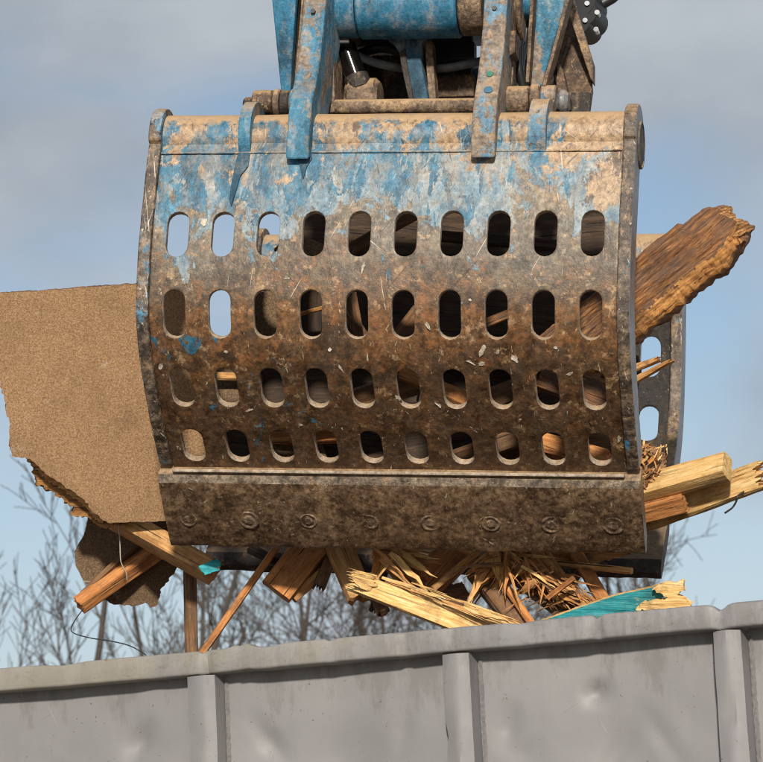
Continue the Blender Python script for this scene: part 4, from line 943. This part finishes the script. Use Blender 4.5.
# -- right side
def rough_beam():
    p0, p1 = da((556, 366, 8.78)), da((739, 216, 8.70)); L_ = (p1-p0).length; nx, ny, nz = 96, 34, 10; u = dd(650, 8.75)/FPX; v = []; f = []; fm = []; idx = {}
    Wd, T = 65*u, 38*u
    def env(t):                                    # lower and upper edge along the beam
        lo = -.50+.09*mnoise.noise(Vector((t*9, 1, 0)))+.05*mnoise.noise(Vector((t*34, 2, 0))); hi_ = .47+.04*mnoise.noise(Vector((t*7, 5, 0)))+.02*mnoise.noise(Vector((t*40, 5, 0)))
        if t > .84: lo += .22*((t-.84)/.16)**1.4
        if t > .80: hi_ -= .07
        if t > .90: hi_ -= .16*((t-.90)/.10)**2
        return lo*Wd, hi_*Wd
    def vid(i, j, k):
        if (i, j, k) in idx: return idx[i, j, k]
        t = i/nx; x = (t-.5)*L_; lo, hi_ = env(t); y = lo+(hi_-lo)*j/ny; z = (k/nz-.5)*T; q = Vector((x, y, z))
        jf = j/ny; edge = max(0, 1-abs(jf-.12)/.22)
        g = .0045*mnoise.noise(Vector((x*9, y*110, 3)))-.02*max(0, mnoise.noise(Vector((x*4, y*45, 8)))-.28)+.003*mnoise.noise(Vector((x*16, y*24, 9)))
        broken = .007*mnoise.noise(Vector((x*26, y*40, z*30)))+.006*mnoise.noise(Vector((x*70, y*90, z*60+4)))
        if k == nz: z += g+edge*(broken-.006)-.012*max(0, 1-jf/.10)
        if k == 0: z -= g
        if j == 0: y += .006*mnoise.noise(Vector((x*40, 0, z*50)))+.008*mnoise.noise(Vector((x*14, 2, z*22)))
        if j == ny: y += .002*mnoise.noise(Vector((x*30, 7, z*30)))
        if j in (0, ny) and k in (0, nz): z *= .90
        if t > .9: x += (t-.9)/.1*(.035*mnoise.noise(Vector((y*22, z*10, 1)))+.010*mnoise.noise(Vector((y*90, z*40, 4)))-.01)
        idx[i, j, k] = len(v); v.append((x, y, z)); return idx[i, j, k]
    def fc(a, j): f.append(a); fm.append(1 if j < ny*.24+2.5*mnoise.noise(Vector((a[0]*.013, 3, 0))) else 0)
    for i in range(nx):
        for j in range(ny):
            fc((vid(i, j, nz), vid(i+1, j, nz), vid(i+1, j+1, nz), vid(i, j+1, nz)), j); fc((vid(i, j, 0), vid(i, j+1, 0), vid(i+1, j+1, 0), vid(i+1, j, 0)), ny)
        for k in range(nz):
            fc((vid(i, 0, k), vid(i+1, 0, k), vid(i+1, 0, k+1), vid(i, 0, k+1)), 0 if k > nz-4 else ny); fc((vid(i, ny, k), vid(i, ny, k+1), vid(i+1, ny, k+1), vid(i+1, ny, k)), ny)
    for j in range(ny):
        for k in range(nz):
            fc((vid(0, j, k), vid(0, j, k+1), vid(0, j+1, k+1), vid(0, j+1, k)), ny); fc((vid(nx, j, k), vid(nx, j+1, k), vid(nx, j+1, k+1), vid(nx, j, k+1)), 0 if j % 3 else ny)
    me = mesh('weathered_beam', v, f); me.materials.append(MAT['old']); me.materials.append(MAT['brokenwood'])
    for p, q in zip(me.polygons, fm): p.material_index = q
    o = link('weathered_beam', me); orient(o, p0, p1, face(-.12, .16)); return tag(o, 'thick weathered brown beam jutting up out of the right side of the grapple', 'beam')
rough_beam()
for i, (a, b, W) in enumerate((((628, 384, 8.80), (673, 360, 8.72), 9), ((625, 372, 8.82), (662, 358, 8.76), 10))):
    plank('splinter_tip', a, b, W, 6, face(.1, .4), 'pine', ('pale pointed splinter poking out below the weathered beam', 'short pale splinter just above the pointed one')[i], 'splinter', None, (.01, .035), .0015, 73+i, taper=(1, .45))
fcb = slab('fibre_chunk', [(630, 444), (654, 446), (664, 452), (667, 462), (660, 474), (650, 488), (630, 494)], (650, 468), 8.86, (.1, -1, .1), .06, 'brown', .004, .005, 76, 'crumbly lump of tan fibre board beside the front shell flange', 'board chunk')
r5 = random.Random(8)
for i in range(90):
    cx_, cy_ = r5.uniform(636, 667), r5.uniform(444, 488)
    if cx_ > 668-(cy_-455)*.5 and cy_ > 455: continue
    an = r5.uniform(0, 6.28); l5 = r5.uniform(3, 8)
    sliver(None, (cx_-l5*math.cos(an), cy_-l5*math.sin(an), 8.845+r5.uniform(-.02, .01)), (cx_+l5*math.cos(an), cy_+l5*math.sin(an), 8.845+r5.uniform(-.02, .01)), r5.uniform(1.6, 3.2), 500+i, r5.choice(['pine', 'orange', 'yellow', 'brown']), fcb)
plank('square_plank', (596, 502, 8.92), (728, 466, 8.80), 27, 18, face(.15, .8), 'yellow', 'broad pale plank with square cut end jutting out right of the shell', 'plank', None, (.003, .004), .001, 77, nx=20)
plank('broken_plank', (640, 520, 8.95), (768, 473, 8.86), 28, 13, face(.1, .35), 'yellow', 'longer pale plank with splintered end just behind the square cut plank', 'plank', None, (.003, .08), .0035, 78, nx=34, ny=18, nz=4)
plank('under_plank', (600, 524, 8.90), (686, 502, 8.84), 20, 10, face(.2, -.25), 'orange', 'short orange plank underneath the two pale planks', 'plank', None, (.003, .008), .0012, 79)
def wire(name, pts, r, mat, label):
    P3 = [da(p) for p in pts]; c = P3[0]; n = len(P3)-1; Q = []
    for i in range(n*8+1):
        t = i/8; k = min(int(t), n-1); u = t-k; p = [P3[max(k-1, 0)], P3[k], P3[k+1], P3[min(k+2, n)]]
        Q.append(0.5*((2*p[1])+(p[2]-p[0])*u+(2*p[0]-5*p[1]+4*p[2]-p[3])*u*u+(3*p[1]-p[0]-3*p[2]+p[3])*u**3)-c)
    o = tube(name, Q, r, mat, None, n=8); o.location = c; return tag(o, label, 'wire')
wire('bent_wire', [(745, 491, 8.86), (738, 496, 8.82), (736, 502, 8.82), (732, 508, 8.82), (725, 513, 8.80)], .0028, 'wire', 'short black bent wire under the splintered plank end')
wire('loose_wire', [(84, 608, 8.86), (74, 622, 8.8), (72, 632, 8.7), (90, 638, 8.6), (110, 641, 8.5), (130, 646, 8.4), (146, 655, 8.3)], .0016, 'wire', 'thin dark wire trailing from the battens to the container rail')
wire('thin_wire', [(119, 524, 8.90), (120, 545, 8.93), (121, 562, 8.93), (126, 572, 8.94), (127, 580, 8.95)], .0016, 'palewire', 'thin pale wire hanging in front of the thick orange batten')

# -- load inside the shells, seen through the slots
r4 = random.Random(31)
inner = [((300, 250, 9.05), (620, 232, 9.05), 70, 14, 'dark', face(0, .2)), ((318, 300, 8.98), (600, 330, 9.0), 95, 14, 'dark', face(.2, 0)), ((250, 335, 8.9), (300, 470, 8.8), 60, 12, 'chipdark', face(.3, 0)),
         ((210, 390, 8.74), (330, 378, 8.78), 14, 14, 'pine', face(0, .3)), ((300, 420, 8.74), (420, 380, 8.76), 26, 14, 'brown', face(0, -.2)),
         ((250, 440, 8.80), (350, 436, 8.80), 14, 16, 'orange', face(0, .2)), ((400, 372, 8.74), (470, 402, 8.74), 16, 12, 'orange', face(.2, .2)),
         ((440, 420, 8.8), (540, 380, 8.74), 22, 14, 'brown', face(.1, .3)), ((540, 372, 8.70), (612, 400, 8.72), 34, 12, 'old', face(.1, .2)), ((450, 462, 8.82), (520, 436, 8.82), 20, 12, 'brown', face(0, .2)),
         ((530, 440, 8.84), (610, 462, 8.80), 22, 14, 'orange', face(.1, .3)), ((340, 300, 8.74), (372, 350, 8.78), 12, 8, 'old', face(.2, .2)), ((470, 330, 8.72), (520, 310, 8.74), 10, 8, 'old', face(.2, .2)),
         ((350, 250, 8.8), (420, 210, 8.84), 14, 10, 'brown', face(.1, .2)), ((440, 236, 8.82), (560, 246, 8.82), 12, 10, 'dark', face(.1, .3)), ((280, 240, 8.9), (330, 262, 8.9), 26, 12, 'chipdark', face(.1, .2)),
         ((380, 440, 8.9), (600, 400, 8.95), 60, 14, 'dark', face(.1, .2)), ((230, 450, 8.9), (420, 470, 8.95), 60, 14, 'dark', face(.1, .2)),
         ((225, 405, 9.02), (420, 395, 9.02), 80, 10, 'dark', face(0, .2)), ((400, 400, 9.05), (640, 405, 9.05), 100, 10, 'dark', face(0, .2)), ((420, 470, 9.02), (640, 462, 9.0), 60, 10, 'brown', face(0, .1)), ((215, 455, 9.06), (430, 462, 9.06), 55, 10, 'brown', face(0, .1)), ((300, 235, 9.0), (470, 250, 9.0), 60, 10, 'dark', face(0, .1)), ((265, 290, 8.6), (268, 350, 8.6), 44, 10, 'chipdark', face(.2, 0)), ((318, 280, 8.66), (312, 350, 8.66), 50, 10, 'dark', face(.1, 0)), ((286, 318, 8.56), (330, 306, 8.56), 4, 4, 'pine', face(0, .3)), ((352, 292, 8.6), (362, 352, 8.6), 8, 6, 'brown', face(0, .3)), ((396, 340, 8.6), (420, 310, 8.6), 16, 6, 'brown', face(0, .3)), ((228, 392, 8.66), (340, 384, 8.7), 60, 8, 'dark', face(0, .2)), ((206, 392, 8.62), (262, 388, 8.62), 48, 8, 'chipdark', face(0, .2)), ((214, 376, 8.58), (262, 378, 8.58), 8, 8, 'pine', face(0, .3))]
tone = dict(dark='dark', chipdark='dull brown', pine='pale pine', brown='brown', orange='orange', old='weathered')
ordn = ['first', 'second', 'third', 'fourth', 'fifth', 'sixth', 'seventh', 'eighth', 'ninth', 'tenth']; used = set()
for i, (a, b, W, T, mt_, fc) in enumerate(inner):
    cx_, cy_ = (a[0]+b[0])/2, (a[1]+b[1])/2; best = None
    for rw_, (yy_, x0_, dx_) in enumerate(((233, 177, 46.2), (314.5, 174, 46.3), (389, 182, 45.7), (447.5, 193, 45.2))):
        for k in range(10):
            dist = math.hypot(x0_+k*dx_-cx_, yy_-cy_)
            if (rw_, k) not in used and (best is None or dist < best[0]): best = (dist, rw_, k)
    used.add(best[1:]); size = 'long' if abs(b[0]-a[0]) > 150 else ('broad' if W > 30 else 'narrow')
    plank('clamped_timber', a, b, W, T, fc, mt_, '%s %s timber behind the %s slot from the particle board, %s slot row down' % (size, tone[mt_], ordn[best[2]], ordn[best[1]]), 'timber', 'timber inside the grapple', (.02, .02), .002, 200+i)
# -- rubble heap in the container carries the loose pieces (below the rail)
v = []; f = []; NXh, NYh = 60, 24
for i in range(NXh+1):
    for j in range(NYh+1):
        x = X0+.05+(X1-X0-.1)*i/NXh; y = .14+(CW-.2)*j/NYh; e = min(1, 4*min(j/NYh, 1-j/NYh)+.2)
        v.append((x, y, 1.75+.28*vnoise(x*1.1, y*1.3, 4)*e+.12*vnoise(x*4, y*4, 1)+.06*vnoise(x*11, y*11, 3)))
for i in range(NXh):
    for j in range(NYh): f.append((i*(NYh+1)+j, (i+1)*(NYh+1)+j, (i+1)*(NYh+1)+j+1, i*(NYh+1)+j+1))
hp = link('rubble_heap', mesh('rubble_heap', v, f), 'old'); hp.location = CORG; hp.rotation_euler = (0, 0, CYAW)
tag(hp, 'heap of broken wood rubble filling the container', 'rubble', None, 'stuff')

# ================================================================== bare trees
def mat_bark():
    m = M('bare_bark'); a = m.noise(3, 5, .6); return m.done(m.ramp(a, [(.3, (.032, .026, .022)), (.7, (.075, .058, .045))]), .9)
BARK = mat_bark()
def tree_mesh(seed, H, style):
    rr = random.Random(seed); tv, tf, cv, cf = [], [], [], []
    def seg(v, f, p, q, r0, r1, n):
        t = (q-p).normalized(); a = t.orthogonal().normalized(); b = t.cross(a); k0 = len(v)
        for c, r in ((p, r0), (q, r1)):
            for k in range(n): th = 2*math.pi*k/n; v.append(c+(a*math.cos(th)+b*math.sin(th))*r)
        for k in range(n): f.append((k0+k, k0+(k+1) % n, k0+n+(k+1) % n, k0+n+k))
    def grow(p, d, L_, r, lev):
        n = 5 if lev < 2 else 4; st = L_/n; pts = [p]
        for i in range(n):
            d = (d+Vector((rr.gauss(0, .10), rr.gauss(0, .10), rr.gauss(.05, .07)))).normalized()
            q = p+d*st; r1 = r*(1-.8*(i+1)/n) if lev else r*(1-.72*(i+1)/n); r0 = r*(1-.8*i/n) if lev else r*(1-.72*i/n)
            if lev == 0: seg(tv, tf, p, q, r0, r1, 7)
            else: seg(cv, cf, p, q, max(r0, .0075), max(r1, .0055), 5 if lev == 1 else 3)
            if lev < maxl:
                nb = style['nb'][lev]
                for _ in range(nb):
                    if lev == 0 and i == 0 : continue
                    s = rr.random(); pp = p+(q-p)*s; az = rr.uniform(0, 2*math.pi); el = R_(rr.uniform(*style['ang'])); pr_ = d.orthogonal().normalized(); pr_ = Matrix.Rotation(az, 3, d) @ pr_
                    dd = (d*math.cos(el)+pr_*math.sin(el)+Vector((0, 0, style['up']))).normalized()
                    grow(pp, dd, L_*rr.uniform(*style['len'][lev])*(1-.35*i/n), max(r1*.55, .006), lev+1)
            p = q
    maxl = 3; grow(Vector((0, 0, 0)), Vector((0, 0, 1)), H, H*.011, 0)
    return mesh('trunk', tv, tf), mesh('crown', cv, cf)
slim = dict(nb=(2, 2, 2), ang=(22, 48), up=.25, len=((.24, .36), (.35, .55), (.35, .6)))
bushy = dict(nb=(3, 3, 1), ang=(30, 65), up=.12, len=((.28, .42), (.35, .6), (.35, .6)))
TR = {}
for k in range(3): TR['slim', k] = tree_mesh(40+k, 10.5, slim)
for k in range(3): TR['bushy', k] = tree_mesh(60+k, 9.5, bushy)
for ms in TR.values():
    for me in ms: me.materials.append(BARK)
def tree(kind, var, px, py, depth, rot, label, group, name='bare_tree'):
    p = at(px, py, depth); h = 10.5 if kind == 'slim' else 9.5; s = p.z/h       # the tip reaches the given point
    t = empty(name, Vector((p.x, p.y, 0))); t.rotation_euler = (0, 0, rot); t.scale = (s, s, s)
    a, b = TR[kind, var]; link('trunk', a, None, t); link('crown', b, None, t)
    return tag(t, label, 'tree', group)
spots_slim = [(2, 525, 36), (36, 492, 34), (64, 560, 40), (116, 520, 37), (146, 535, 33), (176, 580, 38), (86, 610, 44)]
for i, (px, py, d) in enumerate(spots_slim):
    tree('slim', i % 3, px, py, d, i*1.7, 'slender bare tree with upright twigs behind the container, seen below the particle board', 'slender bare trees behind the container')
spots_bush = [(240, 560, 38), (288, 565, 44), (330, 560, 40), (374, 570, 48), (416, 565, 42), (462, 575, 46), (520, 585, 50)]
for i, (px, py, d) in enumerate(spots_bush):
    tree('bushy', i % 3, px, py, d, i*2.3, 'dense bare tree behind the container, seen through the gap under the shell', 'dense bare trees behind the container')
tree('bushy', 1, 626, 566, 44, .7, 'bare tree with its crown right of the grapple above the teal board', None)
tree('slim', 2, 660, 556, 50, 2.1, 'smaller bare tree beside the crown above the teal board', None)
tree('slim', 0, 766, 590, 44, 1.2, 'bare tree tip showing over the container rail far right of the teal board', None)
